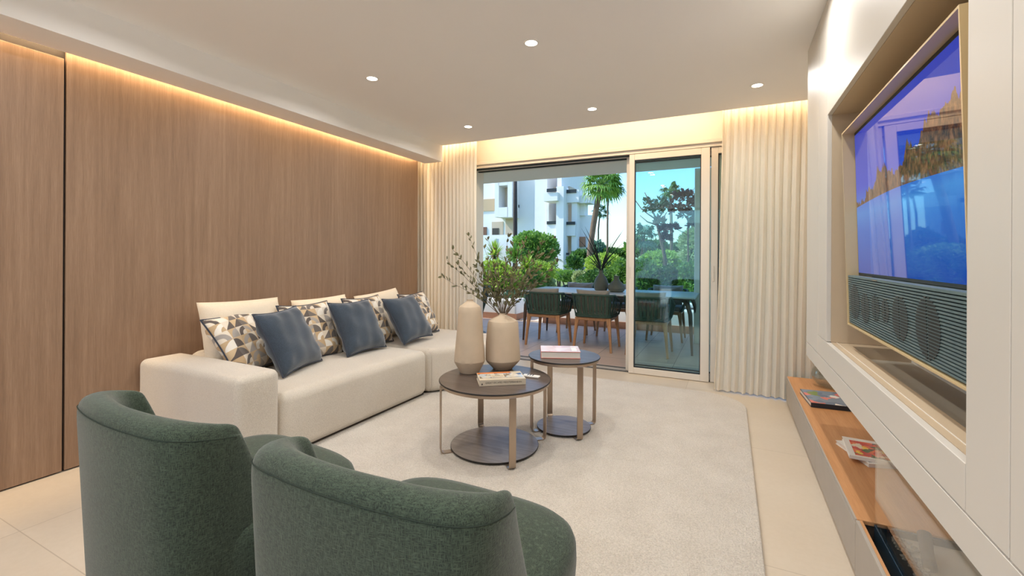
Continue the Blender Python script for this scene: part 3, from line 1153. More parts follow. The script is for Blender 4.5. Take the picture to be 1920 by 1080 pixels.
# yaw 90: the front faces +X (the room)
GW = 'cream back cushions on the sofa'
cushion('back_cushion', 'cream back cushion nearest the sofa arm, taller than the other two', 'cushion', GW, 0.58, 0.48, 0.18, M['cream'], (-3.06, 1.995, 0.65), 90, 15, 1, seed=1, wr=0.007, pinch=0.04)
cushion('back_cushion', 'middle one of the three cream back cushions along the sofa', 'cushion', GW, 0.56, 0.46, 0.17, M['cream'], (-3.075, 2.70, 0.622), 90, 16, -1, seed=2, wr=0.007, pinch=0.04)
cushion('back_cushion', 'cream back cushion farthest along the sofa, towards the curtain', 'cushion', GW, 0.56, 0.46, 0.18, M['cream'], (-3.02, 3.34, 0.632), 87, 20, -5, seed=3, wr=0.010, pinch=0.04)
GP = 'geometric print cushions on the sofa'
cushion('patterned_cushion', 'geometric print cushion nearest the arm, in front of the nearest cream cushion', 'cushion', GP, 0.45, 0.45, 0.15, M['print'], (-2.945, 1.915, 0.612), 108, 32, -4, M['piping'], seed=4)
cushion('patterned_cushion', 'geometric print cushion between the nearest and the middle blue cushions', 'cushion', GP, 0.46, 0.46, 0.15, M['print'], (-2.905, 2.42, 0.615), 90, 25, 0, M['piping'], seed=5)
cushion('patterned_cushion', 'geometric print cushion between the middle and the farthest blue cushions, mostly hidden', 'cushion', GP, 0.46, 0.46, 0.15, M['print'], (-2.88, 3.00, 0.620), 92, 24, 0, M['piping'], seed=6)
cushion('patterned_cushion', 'geometric print cushion farthest along the sofa, before the curtain', 'cushion', GP, 0.46, 0.46, 0.15, M['print'], (-2.83, 3.655, 0.615), 96, 27, 0, M['piping'], seed=7)
GB = 'slate blue cushions on the sofa'
cushion('blue_cushion', 'slate blue linen cushion nearest the arm and the camera', 'cushion', GB, 0.45, 0.45, 0.16, M['denim'], (-2.715, 2.085, 0.622), 108, 28, -1, M['piping'], seed=8)
cushion('blue_cushion', 'slate blue linen cushion in the middle of the three', 'cushion', GB, 0.45, 0.45, 0.16, M['denim'], (-2.72, 2.72, 0.624), 93, 28, 1, M['piping'], seed=9)
cushion('blue_cushion', 'slate blue linen cushion farthest along the sofa', 'cushion', GB, 0.45, 0.45, 0.16, M['denim'], (-2.66, 3.275, 0.626), 93, 32, -1, M['piping'], seed=10)


# ------------------------------------------------------------------ coffee tables
def coffee_table(label, c, rt, zt, rb, rl, wleg):
    t = thing('coffee_table', label, 'coffee table', (c[0], c[1], 0.022), 0, 'round nesting coffee tables')
    z = zt - 0.022
    b = B()
    lathe(b, [(0, z - 0.010), (rt - 0.003, z - 0.010), (rt, z - 0.007), (rt, z - 0.0025), (rt - 0.002, z - 0.0005), (rt - 0.004, z - 0.0004)], 72)
    obj('rim', b, M['tedge'], t)
    b = B()
    lathe(b, [(0, z), (rt - 0.003, z), (rt - 0.003, z - 0.001)], 72)
    obj('tabletop', b, M['ttop'], t)
    b = B()
    lathe(b, [(rt - 0.022, z - 0.028), (rt - 0.010, z - 0.028), (rt - 0.008, z - 0.0105), (rt - 0.022, z - 0.0105), (rt - 0.022, z - 0.028)], 72)
    obj('apron_ring', b, M['bronze'], t, smooth=True, angle=40)
    b = B()
    lathe(b, [(0, 0.008), (rb - 0.002, 0.008), (rb, 0.010), (rb, 0.016), (rb - 0.002, 0.0165)], 72)
    obj('base_edge', b, M['tedge'], t)
    b = B()
    lathe(b, [(0, 0.018), (rb - 0.002, 0.018), (rb - 0.002, 0.0165)], 72)
    obj('base_plate', b, M['tbase'], t)
    for k in range(4):
        a = PI / 4 + k * PI / 2
        d = Vector((math.cos(a), math.sin(a), 0))
        tn = Vector((-math.sin(a), math.cos(a), 0))
        ro = rl
        pts = []
        # top return, bend, drop, bend, foot
        pts.append(d * (rt - 0.05) + Vector((0, 0, z - 0.016)))
        for i in range(6):
            q = PI / 2 * i / 5
            pts.append(d * (ro - 0.018 + 0.018 * math.sin(q)) + Vector((0, 0, z - 0.034 + 0.018 * math.cos(q))))
        for i in range(6):
            q = PI / 2 * i / 5
            pts.append(d * (ro - 0.022 + 0.022 * math.cos(q)) + Vector((0, 0, 0.026 - 0.022 * math.sin(q))))
        pts.append(d * (rb - 0.05) + Vector((0, 0, 0.004)))
        b = B()
        ribbon(b, pts, tn, wleg, 0.006)
        obj('leg', b, M['bronze'], t, smooth=True, angle=35)
    return t


coffee_table('lower and wider round coffee table with dark oak top, nearer the camera', (-1.305, 2.445), 0.345, 0.445, 0.272, 0.338, 0.040)
coffee_table('taller and smaller round side table carrying a pink book, nearer the window', (-1.02, 2.92), 0.245, 0.52, 0.185, 0.238, 0.040)

# vases
def vase(label, c, z0, prof, group, mat='vase', name='vase', seed=1):
    rnd = random.Random(seed)
    b = B()
    lathe(b, prof, 64)
    for v in b.verts:
        a = math.atan2(v.co.y, v.co.x)
        r = math.hypot(v.co.x, v.co.y)
        if r > 1e-4:
            k = 1 + 0.012 * math.sin(3 * a + 20 * v.co.z + seed) + 0.008 * math.sin(11 * a + 31 * v.co.z)
            v.co.x *= k
            v.co.y *= k
    o = obj(name, b, M[mat], smooth=True, angle=22)
    o.location = (c[0], c[1], z0)
    return tag(o, label, 'vase', group)


GV = 'raw ceramic vases on the coffee table'
vase('tall tapering sand-coloured ceramic vase, empty', (-1.512, 2.482), 0.4455,
     [(0, 0), (0.056, 0), (0.062, 0.003), (0.096, 0.068), (0.100, 0.080), (0.0985, 0.10), (0.091, 0.19), (0.083, 0.29), (0.075, 0.395), (0.072, 0.415), (0.066, 0.428), (0.042, 0.447), (0.026, 0.458), (0.021, 0.466), (0.022, 0.473), (0.017, 0.473), (0.016, 0.455), (0, 0.445)], GV, seed=1)
V2 = (-1.365, 2.665)
vase('wide-shouldered sand-coloured ceramic vase holding leafy twigs', V2, 0.4455,
     [(0, 0), (0.058, 0), (0.064, 0.003), (0.110, 0.052), (0.117, 0.066), (0.1165, 0.085), (0.112, 0.18), (0.106, 0.27), (0.103, 0.305), (0.096, 0.322), (0.075, 0.335), (0.052, 0.346), (0.031, 0.356), (0.023, 0.366), (0.024, 0.373), (0.019, 0.373), (0.018, 0.35), (0, 0.34)], GV, seed=5)

# twigs in the vase
br = thing('twig_arrangement', 'spray of dark leafy twigs standing in the wide ceramic vase', 'branches', (V2[0], V2[1], 0.82))
cr_ = Vector((math.cos(math.radians(26)), math.sin(math.radians(26)), 0))   # sideways seen from the sofa side
cf = Vector((-cr_.y, cr_.x, 0))
rt_ = random.Random(21)
specs = [(-0.36, 0.30, 0.05), (-0.40, 0.20, 0.12), (-0.30, 0.36, -0.08), (-0.26, 0.16, 0.10), (-0.22, 0.44, 0.05), (-0.15, 0.30, -0.12), (-0.10, 0.42, 0.1),
         (-0.04, 0.36, -0.05), (0.03, 0.44, 0.05), (0.02, 0.30, 0.14), (0.10, 0.38, -0.08), (0.17, 0.34, 0.08), (0.22, 0.26, -0.05), (0.30, 0.36, 0.02), (0.28, 0.20, 0.08), (0.16, 0.22, -0.12), (-0.14, 0.20, -0.1), (0.07, 0.24, -0.12),
         (-0.18, 0.26, 0.12), (0.12, 0.30, 0.14), (0.22, 0.33, -0.12), (-0.06, 0.26, 0.12),
         (0.33, 0.29, -0.04), (0.25, 0.41, 0.04), (0.06, 0.39, 0.02), (-0.12, 0.37, 0.04), (0.14, 0.42, 0.0), (-0.28, 0.27, 0.02), (0.20, 0.17, 0.06), (-0.08, 0.22, -0.04)]
for k, (sx, h, dy) in enumerate(specs):
    sx, h = sx * 1.08, h * 1.17
    ln = math.hypot(sx, h)
    p0 = Vector((rt_.uniform(-0.008, 0.008), rt_.uniform(-0.008, 0.008), -0.06))
    p3 = cr_ * sx + cf * dy + Vector((0, 0, h))
    p1 = p0 + Vector((0, 0, 0.10)) + (cr_ * sx + cf * dy) * 0.10
    p2 = p0 * 0.4 + p3 * 0.6 + Vector((0, 0, 0.03))
    pts = []
    for i in range(13):
        t = i / 12
        p = p0 * (1 - t) ** 3 + p1 * 3 * t * (1 - t) ** 2 + p2 * 3 * t * t * (1 - t) + p3 * t ** 3
        p += Vector((rt_.uniform(-1, 1), rt_.uniform(-1, 1), rt_.uniform(-1, 1))) * 0.004 * t
        pts.append(p)
    b = B()
    tube(b, pts, [0.0026 * (1 - 0.65 * i / 12) for i in range(13)], 5)
    tw = obj('twig', b, M['twig'], br)
    lf = B()
    for i in range(4, 13):
        for side in ((-1, 1) if rt_.random() < 0.75 else (1,)):
            base = pts[i] + (pts[min(i + 1, 12)] - pts[i]) * rt_.random()
            tdir = (pts[min(i + 1, 12)] - pts[i - 1]).normalized()
            out = tdir.cross(Vector((rt_.uniform(-1, 1), rt_.uniform(-1, 1), rt_.uniform(-0.3, 0.3)))).normalized() * side
            d = (tdir * 0.75 + out * 0.7 + Vector((0, 0, 0.15))).normalized()
            L = rt_.uniform(0.026, 0.042)
            wv = d.cross(Vector((rt_.uniform(-1, 1), rt_.uniform(-1, 1), rt_.uniform(-1, 1)))).normalized() * L * 0.24
            nb = d.cross(wv).normalized() * 0.003
            a0 = lf.verts.new(base)
            a1 = lf.verts.new(base + d * L * 0.35 + wv + nb)
            a2 = lf.verts.new(base + d * L * 0.75 + wv * 0.8 + nb)
            a3 = lf.verts.new(base + d * L)
            a4 = lf.verts.new(base + d * L * 0.75 - wv * 0.8 + nb)
            a5 = lf.verts.new(base + d * L * 0.35 - wv + nb)
            m1 = lf.verts.new(base + d * L * 0.5 - nb)
            for q in ((a0, a1, m1), (a1, a2, m1), (a2, a3, m1), (a3, a4, m1), (a4, a5, m1), (a5, a0, m1)):
                lf.faces.new(q)
    obj('leaves', lf, M['leaf'], tw)


# ------------------------------------------------------------------ books
def book(name, label, c, z, W, H, T, rz, cover, group=None, page=None, cat='book', hard=0.0025, spine='-y'):
    """W along local x (the spine side), H along local y"""
    t = thing(name, label, cat, (c[0], c[1], z), math.radians(rz), group)
    b = B()
    box(b, -W / 2, W / 2, -H / 2, H / 2, T - hard, T, 0.0008, 1)
    box(b, -W / 2, W / 2, -H / 2, H / 2, 0, hard, 0.0008, 1)
    if spine == '-y':
        box(b, -W / 2, W / 2, -H / 2, -H / 2 + hard, hard, T - hard)
    elif spine == '-x':
        box(b, -W / 2, -W / 2 + hard, -H / 2, H / 2, hard, T - hard)
    else:
        box(b, -W / 2, W / 2, H / 2 - hard, H / 2, hard, T - hard)
    obj('cover', b, cover, t)
    g = 0.004
    obj('pages', bx(-W / 2 + g, W / 2 - g, -H / 2 + (hard if spine == '-y' else g), H / 2 - (hard if spine == '+y' else g), hard, T - hard), page or M['paper'], t)
    return t


def rect(b, x0, x1, y0, y1, z, mi=0):
    f = b.faces.new([b.verts.new(p) for p in ((x0, y0, z), (x1, y0, z), (x1, y1, z), (x0, y1, z))])
    f.material_index = mi


def text(name, body, size, mat, parent, mtx, sx=1.0):
    cu = bpy.data.curves.new(name, 'FONT')
    cu.body = body
    cu.size = size
    cu.align_x = 'CENTER'
    cu.align_y = 'CENTER'
    cu.extrude = 0.0002
    cu.materials.append(mat)
    tmp = bpy.data.objects.new(name + '_tmp', cu)
    me = bpy.data.meshes.new_from_object(tmp)
    me.name = name
    bpy.data.objects.remove(tmp)
    o = bpy.data.objects.new(name, me)
    link(o, parent)
    o.matrix_local = mtx @ Matrix.Diagonal((sx, 1, 1, 1))
    return o


M['bk_cream'] = plain('book_cream', srgb(206, 192, 168), 0.35, var=0.03)
M['bk_scene'] = patch_mat('book_photo', [(0, srgb(190, 196, 196)), (0.2, srgb(70, 104, 146)), (0.4, srgb(214, 204, 184)), (0.55, srgb(140, 128, 108)), (0.7, srgb(44, 70, 108)), (0.85, srgb(222, 216, 204))], 26)
M['bk_orange'] = plain('book_orange', srgb(222, 122, 52), 0.3)
M['ink'] = plain('dark_ink', srgb(52, 46, 40), 0.5)
M['bk_pink'] = patch_mat('book_pink', [(0, srgb(236, 206, 204)), (0.3, srgb(228, 190, 190)), (0.6, srgb(240, 220, 216)), (0.85, srgb(220, 176, 178))], 9, 0.12)
M['bk_pinkspine'] = plain('book_pink_edge', srgb(214, 128, 112), 0.4)
M['bk_flower'] = patch_mat('book_flowers', [(0, srgb(120, 138, 158)), (0.3, srgb(104, 122, 146)), (0.5, srgb(222, 120, 110)), (0.62, srgb(238, 232, 224)), (0.75, srgb(120, 140, 70)), (0.9, srgb(112, 128, 150))], 17)
M['bk_navy'] = plain('book_navy', srgb(40, 48, 58), 0.4)
M['bk_white'] = plain('book_white', srgb(234, 230, 222), 0.35, var=0.02)
M['bk_food'] = patch_mat('book_food', [(0, srgb(226, 92, 52)), (0.2, srgb(196, 48, 50)), (0.38, srgb(236, 190, 70)), (0.52, srgb(60, 92, 48)), (0.66, srgb(58, 36, 40)), (0.8, srgb(232, 214, 190)), (0.9, srgb(214, 76, 40))], 34)

# travel book on the low table
ZT1 = 0.4455
bk = book('book', 'thick cream travel book with a photo cover, lying on the lower coffee table', (-1.235, 2.385), ZT1, 0.275, 0.17, 0.036, 36.5, M['bk_cream'], 'books lying on the coffee tables')
b = B()
rect(b, -0.13, 0.13, -0.05, 0.05, 0.0366)
obj('cover_photo', b, M['bk_scene'], bk)
b = B()
rect(b, -0.135, 0.07, 0.05, 0.081, 0.0366)
obj('orange_band', b, M['bk_orange'], bk)
b = B()
rect(b, -0.06, 0.02, -0.045, 0.035, 0.0368)
obj('title_block', b, M['bk_cream'], bk)
text('spine_lettering', 'GREAT ESCAPES MEDITERRANEAN', 0.0150, M['ink'], bk, Matrix.Translation((0.005, -0.0852, 0.018)) @ Matrix.Rotation(PI / 2, 4, 'X'), 0.93)
for k in range(3):
    text('cover_lettering', ('GREAT', 'ESCAPES', 'MEDITERRANEAN')[k], 0.011, M['ink'], bk, Matrix.Translation((-0.02, 0.018 - 0.016 * k, 0.037)), 0.75)
b = B()
f = b.faces.new([b.verts.new(p) for p in ((-0.128, -0.0852, 0.008), (-0.116, -0.0852, 0.008), (-0.122, -0.0852, 0.020))])
obj('spine_mark', b, M['ink'], bk)

pk = book('book', 'thick glossy pale pink book lying on the taller side table', (-1.045, 2.905), 0.5205, 0.265, 0.20, 0.045, 23, M['bk_pinkspine'], 'books lying on the coffee tables', spine='+y', hard=0.003)
b = B()
rect(b, -0.131, 0.131, -0.099, 0.099, 0.0456)
obj('cover_print', b, M['bk_pink'], pk)
b = B()
rect(b, 0.075, 0.11, -0.07, 0.04, 0.0459)
obj('cover_label', b, M['bk_white'], pk)

# remote control
rc = thing('remote_control', 'small white remote control lying beside the travel book', 'remote control', (-1.125, 2.56, ZT1), math.radians(-62 + 90 + 64))
obj('body', bx(-0.019, 0.019, -0.07, 0.07, 0, 0.012, 0.005, 3), M['white'], rc)
obj('display', bx(-0.011, 0.011, 0.035, 0.055, 0.0118, 0.0124), M['black'], rc)
b = B()
for i in range(3):
    for j in range(3):
        box(b, -0.0125 + i * 0.0095, -0.0065 + i * 0.0095, -0.03 + j * 0.016, -0.022 + j * 0.016, 0.0118, 0.0128)
obj('buttons', b, M['steel'], rc)

# on the bench
ZBN = 0.2225
fb = book('book', 'dark blue book with a floral cover lying alone on the bench', (0.60, 3.66), ZBN, 0.25, 0.33, 0.030, 4, M['bk_navy'], 'books and magazines on the bench', hard=0.003)
b = B()
rect(b, -0.122, 0.124, -0.163, 0.163, 0.0306)
obj('cover_photo', b, M['bk_flower'], fb)
mg1 = book('magazine', 'white magazine at the bottom of the pair on the bench', (0.645, 2.765), ZBN, 0.20, 0.27, 0.018, 18, M['bk_white'], 'books and magazines on the bench', cat='magazine', hard=0.001)
b = B()
rect(b, -0.09, 0.09, -0.12, 0.0, 0.0183)
obj('cover_photo', b, M['black'], mg1)
mg2 = book('magazine', 'white magazine with bright fruit photo on top of the pair on the bench', (0.632, 2.755), ZBN + 0.0187, 0.20, 0.26, 0.016, -4, M['bk_white'], 'books and magazines on the bench', cat='magazine', hard=0.001)
b = B()
rect(b, -0.075, 0.09, -0.115, 0.09, 0.0163)
obj('cover_photo', b, M['bk_food'], mg2)
# glass bowl
b = B()
lathe(b, [(0, 0), (0.05, 0), (0.085, 0.012), (0.118, 0.045), (0.128, 0.085), (0.120, 0.125), (0.095, 0.160), (0.068, 0.178), (0.066, 0.178), (0.092, 0.158), (0.116, 0.124), (0.124, 0.085), (0.114, 0.048), (0.082, 0.016), (0.05, 0.005), (0, 0.005)], 64)
gb = obj('glass_bowl', b, M['bowl'], smooth=True)
gb.location = (0.70, 4.10, ZBN)
tag(gb, 'round clear glass bowl at the far end of the bench', 'bowl')



# ------------------------------------------------------------------ green armchairs
def catmull(P, n):
    out = []
    for i in range(len(P) - 1):
        p0, p1, p2, p3 = P[max(i - 1, 0)], P[i], P[i + 1], P[min(i + 2, len(P) - 1)]
        for k in range(n):
            t = k / n
            out.append(tuple(0.5 * (2 * p1[d] + (p2[d] - p0[d]) * t + (2 * p0[d] - 5 * p1[d] + 4 * p2[d] - p3[d]) * t * t + (3 * p1[d] - p0[d] - 3 * p2[d] + p3[d]) * t ** 3) for d in range(len(p1))))
    out.append(tuple(P[-1]))
    return out


def armchair(label, loc, rz):
    t = thing('armchair', label, 'armchair', loc, math.radians(rz), 'green upholstered armchairs')
    ZT = 0.772
    outer = [(-0.295, -0.105), (-0.306, -0.165), (-0.293, -0.225), (-0.240, -0.268), (-0.125, -0.290), (0, -0.297)]
    inner = [(-0.268, -0.105), (-0.254, -0.140), (-0.210, -0.172), (-0.145, -0.198), (-0.070, -0.213), (0, -0.218)]
    outer += [(-x, y) for x, y in reversed(outer[:-1])]
    inner += [(-x, y) for x, y in reversed(inner[:-1])]
    O = catmull(outer, 6)
    I = catmull(inner, 6)
    n = len(O)
    cols = []
    b = B()
    for i in range(n):
        s = i / (n - 1) * 2 - 1
        ox, oy = O[i]
        ix, iy = I[i]
        e = max(0.0, (abs(s) - 0.90) / 0.10)
        shrink = math.sqrt(max(0.0, 1 - e * e)) if e < 1 else 0.0
        shrink = max(shrink, 0.06)
        mx, my = (ox + ix) / 2, (oy + iy) / 2
        ztop = ZT - 0.050 * abs(s) ** 2.2 - 0.012 * e * e
        col = []
        prof = [(0.0, 0.03), (0.0, 0.15), (0.0, 0.30), (0.0, 0.42), (0.0, 0.52), (0.0, 0.60), (0.0, 0.66), (0.0, 0.71), (0.03, ztop - 0.030), (0.12, ztop - 0.010), (0.28, ztop), (0.5, ztop + 0.004), (0.72, ztop), (0.88, ztop - 0.012), (0.97, ztop - 0.035), (1.0, 0.69), (1.0, 0.60), (1.0, 0.46), (1.0, 0.30)]
        wing = max(0.0, (abs(s) - 0.45) / 0.55)
        for (k, z) in prof:
            x = ox + (ix - ox) * k
            y = oy + (iy - oy) * k
            x = mx + (x - mx) * shrink
            y = my + (y - my) * shrink
            low = max(0.0, (ZT - z) / 0.7)
            y += wing ** 2 * 0.22 * min(1.0, low * 1.35) ** 1.1
            x *= 1 - 0.055 * low
            y += 0.03 * low * (1 - wing)
            col.append(b.verts.new((x, y, z)))
        cols.append(col)
    m = len(cols[0])
    for i in range(n - 1):
        for j in range(m - 1):
            b.faces.new((cols[i][j], cols[i][j + 1], cols[i + 1][j + 1], cols[i + 1][j]))
    b.faces.new([v for v in cols[0]])
    b.faces.new([v for v in reversed(cols[-1])])
    bmesh.ops.recalc_face_normals(b, faces=b.faces)
    # seam along the outer top edge, slightly off the surface
    seam = [(c[8].co.x, c[8].co.y, c[8].co.z) for c in cols[2:-2]]
    bk_ = obj('backrest', b, M['green'], t, smooth=True, sub=1)
    s_ = B()
    tube(s_, seam, 0.0013, 5)
    obj('seam', s_, M['seam'], bk_)
    # seat: rounded block with crowned top
    pts = []
    for k in range(56):
        a = 2 * PI * k / 56
        c_, s2 = math.cos(a), math.sin(a)
        px = math.copysign(abs(c_) ** 0.52, c_) * 0.318
        py = math.copysign(abs(s2) ** 0.52, s2) * 0.285
        px *= 1 + 0.02 * (py / 0.285)
        pts.append((px, py + 0.075))
    b = B()
    rings = []
    for (k, z) in ((0.96, 0.05), (0.975, 0.20), (0.99, 0.34), (1.0, 0.385), (0.995, 0.425), (0.975, 0.443), (0.93, 0.456), (0.82, 0.465), (0.6, 0.471), (0.3, 0.474)):
        rings.append([b.verts.new((x * k, 0.075 + (y - 0.075) * k, z)) for x, y in pts])
    for a, c in zip(rings, rings[1:]):
        for k in range(56):
            b.faces.new((a[k], a[(k + 1) % 56], c[(k + 1) % 56], c[k]))
    b.faces.new(rings[-1])
    b.faces.new(list(reversed(rings[0])))
    obj('seat', b, M['green'], t, smooth=True)
    b = B()
    lathe(b, [(0, 0.0), (0.22, 0.0), (0.22, 0.03), (0, 0.03)], 40)
    obj('base', b, M['black'], t)
    return t


armchair('dark green fabric armchair on the right, seen from behind, nearest the camera', (-0.662, 0.870, 0.022), 0)
armchair('dark green fabric armchair on the left, nearer the wooden wall', (-1.452, 0.860, 0.022), -4)

# ================================================================== OUTSIDE
CF, CCX, CCY, CYAW, CROLL = 835.0, 960.0, 480.7, math.radians(26), 0.0057


def at(px, py, Y):
    """world point at distance Y that was measured at this place in the photograph"""
    u = (px - CCX) / CF
    v = (CCY - py) / CF
    u2, v2 = u - CROLL * v, v + CROLL * u
    dx = math.cos(CYAW) * u2 - math.sin(CYAW)
    dy = math.sin(CYAW) * u2 + math.cos(CYAW)
    t = Y / dy
    return Vector((dx * t, Y, 1.2 + v2 * t))


struct('floor_terrace', bx(-9.0, 3.0, 4.80, 7.56, -0.12, 0.0), M['terrace'])
struct('ground', bx(-90, 60, 7.56, 140, -0.2, -0.02), M['grass'])
struct('ground_rear_bounce', bx(-60, 60, -60, YB - 0.2, -0.2, -0.06), M['bounceground'])  # unseen ground, made pale to bounce sunlight up to the ceiling
struct('wall_rear_added', bx(-14, 12, -10.3, -10, -0.1, 2.6), M['render'])  # unseen wall, added to even out reflections in the door glass
struct('path', prism(B(), [(-3.55, 7.6), (-3.05, 7.6), (-3.3, 11.0), (-3.0, 16.0), (-4.2, 22.0), (-5.2, 22.0), (-4.3, 16.0), (-4.3, 11.0)], -0.02, 0.005), M['path'])
struct('ceiling_terrace', bx(-9.0, 3.0, 4.98, 6.69, 2.45, 2.95), M['soffit'])
struct('wall_facade', bx(-9.0, -4.0, 4.67, 4.98, -0.05, 3.0), M['render'])
struct('wall_facade_right', bx(XR + 0.2, 3.0, 4.67, 4.98, -0.05, 3.0), M['render'])
struct('pillar', bx(-0.44, 0.02, 6.72, 7.10, -0.05, 2.45, 0.01, 1), M['soffit'])

# planters
def planter(label, x0, x1, y0, y1, h):
    t = thing('planter', label, 'planter', (x0, y0, -0.05))
    w, d, h = x1 - x0, y1 - y0, h + 0.05
    b = B()
    box(b, 0, w, 0, 0.22, 0, h, 0.035, 4)
    box(b, 0, w, d - 0.2, d, 0, h, 0.035, 4)
    box(b, 0, 0.2, 0.15, d - 0.1, 0, h, 0.035, 4)
    box(b, w - 0.2, w, 0.15, d - 0.1, 0, h, 0.035, 4)
    obj('rendered_wall', b, M['render'], t, smooth=True, angle=50)
    b = B()
    box(b, -0.008, w + 0.012, -0.012, 0.0, 0.05, 0.165)
    box(b, w, w + 0.012, -0.0, d, 0.05, 0.165)
    obj('skirting', b, M['skirt'], t)
    obj('soil', bx(0.1, w - 0.1, 0.1, d - 0.1, 0.02, h - 0.07), M['trunkd'], t)
    return t


planter('low white rendered planter wall at the left of the terrace', -8.0, -3.60, 7.575, 9.2, 0.385)
planter('low white rendered planter wall behind the dining table', -3.02, 1.6, 7.50, 8.9, 0.36)

# ------------------------------------------------------------------ outdoor dining table
dt = thing('dining_table', 'long outdoor dining table with pale top and tapered bronze legs on the terrace', 'table', (-1.53, 6.30, 0))
hx, hy, zt = 1.16, 0.50, 0.712
obj('tabletop', bx(-hx, hx, -hy, hy, zt - 0.022, zt, 0.006, 2), M['outtop'], dt)
obj('apron', bx(-hx + 0.03, hx - 0.03, -hy + 0.03, hy - 0.03, zt - 0.040, zt - 0.022, 0.004, 1), M['outleg'], dt)
for sx in (-1, 1):
    for sy in (-1, 1):
        b = B()
        pts = [(sx * (hx - 0.03), sy * (hy - 0.04), 0.0), (sx * (hx - 0.055), sy * (hy - 0.06), 0.5), (sx * (hx - 0.09), sy * (hy - 0.10), 0.62), (sx * (hx - 0.16), sy * (hy - 0.16), zt - 0.03)]
        tube(b, pts, [0.013, 0.026, 0.03, 0.03], 10)
        obj('leg', b, M['outleg'], dt, smooth=True)


def dining_chair(label):
    """origin on the floor under the seat, faces +Y"""
    t = thing('dining_chair', label, 'chair', (0, 0, 0), 0, 'outdoor dining chairs around the table')
    b = B()
    box(b, -0.225, 0.225, -0.225, -0.19, 0.385, 0.43, 0.008, 1)
    box(b, -0.225, 0.225, 0.19, 0.225, 0.385, 0.43, 0.008, 1)
    box(b, -0.225, -0.19, -0.19, 0.19, 0.385, 0.43, 0.008, 1)
    box(b, 0.19, 0.225, -0.19, 0.19, 0.385, 0.43, 0.008, 1)
    obj('seat_frame', b, M['teak'], t)
    for sx in (-1, 1):
        for sy in (-1, 1):
            b = B()
            ribbon(b, [(sx * 0.243, sy * 0.236, 0.0), (sx * 0.225, sy * 0.222, 0.22), (sx * 0.212, sy * 0.21, 0.34), (sx * 0.20, sy * 0.205, 0.425)], (1, 0, 0), [0.026, 0.034, 0.045, 0.062], 0.034)
            lg_ = obj('leg', b, M['teak'], t, bevel=0.005)
            obj('foot', tube(B(), [(sx * 0.243, sy * 0.236, 0.0), (sx * 0.2425, sy * 0.2355, 0.008)], 0.012, 10), M['black'], lg_)
    # rails: U path bottom and top

    def path(w, yb, yf, r, zb, zf, n=10):
        pts = []
        L = [(-w, yf, zf), (-w, (yb + r + yf) / 2, (zb + zf) / 2 - 0.01), (-w, yb + r, zb)]
        pts += L
        for i in range(1, n):
            a = PI + PI / 2 * i / n
            pts.append((-w + r + r * math.cos(a), yb + r + r * math.sin(a), zb))
        pts += [(-w + r, yb, zb), (0, yb - 0.006, zb), (w - r, yb, zb)]
        for i in range(1, n):
            a = -PI / 2 + PI / 2 * i / n
            pts.append((w - r + r * math.cos(a), yb + r + r * math.sin(a), zb))
        pts += [(w, yb + r, zb), (w, (yb + r + yf) / 2, (zb + zf) / 2 - 0.01), (w, yf, zf)]
        return [Vector(p) for p in pts]

    def resample(pts, n):
        L = [0]
        for a, c in zip(pts, pts[1:]):
            L.append(L[-1] + (c - a).length)
        out = []
        k = 0
        for i in range(n):
            s = L[-1] * i / (n - 1)
            while k < len(L) - 2 and L[k + 1] < s:
                k += 1
            f_ = (s - L[k]) / max(1e-9, L[k + 1] - L[k])
            out.append(pts[k].lerp(pts[k + 1], f_))
        return out
    bot = path(0.235, -0.238, 0.225, 0.07, 0.440, 0.440)
    top = path(0.275, -0.285, 0.20, 0.10, 0.715, 0.60)
    rb_ = B()
    tube(rb_, bot, 0.011, 8)
    tube(rb_, top, 0.014, 8)
    tube(rb_, [bot[0], top[0]], 0.011, 8)
    tube(rb_, [bot[-1], top[-1]], 0.011, 8)
    obj('rope_rail', rb_, M['cord'], t, smooth=True)
    NS = 34
    bb, tt = resample(bot, NS), resample(top, NS)
    cb = B()
    for i in range(1, NS - 1):
        a, c = bb[i], tt[i]
        mid = (a + c) / 2
        nrm = Vector((mid.x, mid.y, 0)).normalized()
        tg = (bb[min(i + 1, NS - 1)] - bb[i - 1]).normalized()
        off = 0.006 if i % 2 else -0.004
        pts = [a + nrm * off, mid + nrm * (off + 0.006), c + nrm * off]
        ribbon(cb, pts, tg, 0.0285, 0.005)
        # crossing cord low on the shell
    lowp = [bb[i].lerp(tt[i], 0.10) for i in range(NS)]
    for q in (0.03, 0.09):
        pts = [bb[i].lerp(tt[i], q) for i in range(NS)]
        tube(cb, pts, 0.009, 6)
    obj('cord_weave', cb, M['cord'], t)
    obj('seat_cushion', padded(-0.215, 0.215, -0.205, 0.215, 0.432, 0.50, 0.025, 3), M['outcush'], t, smooth=True)
    return t


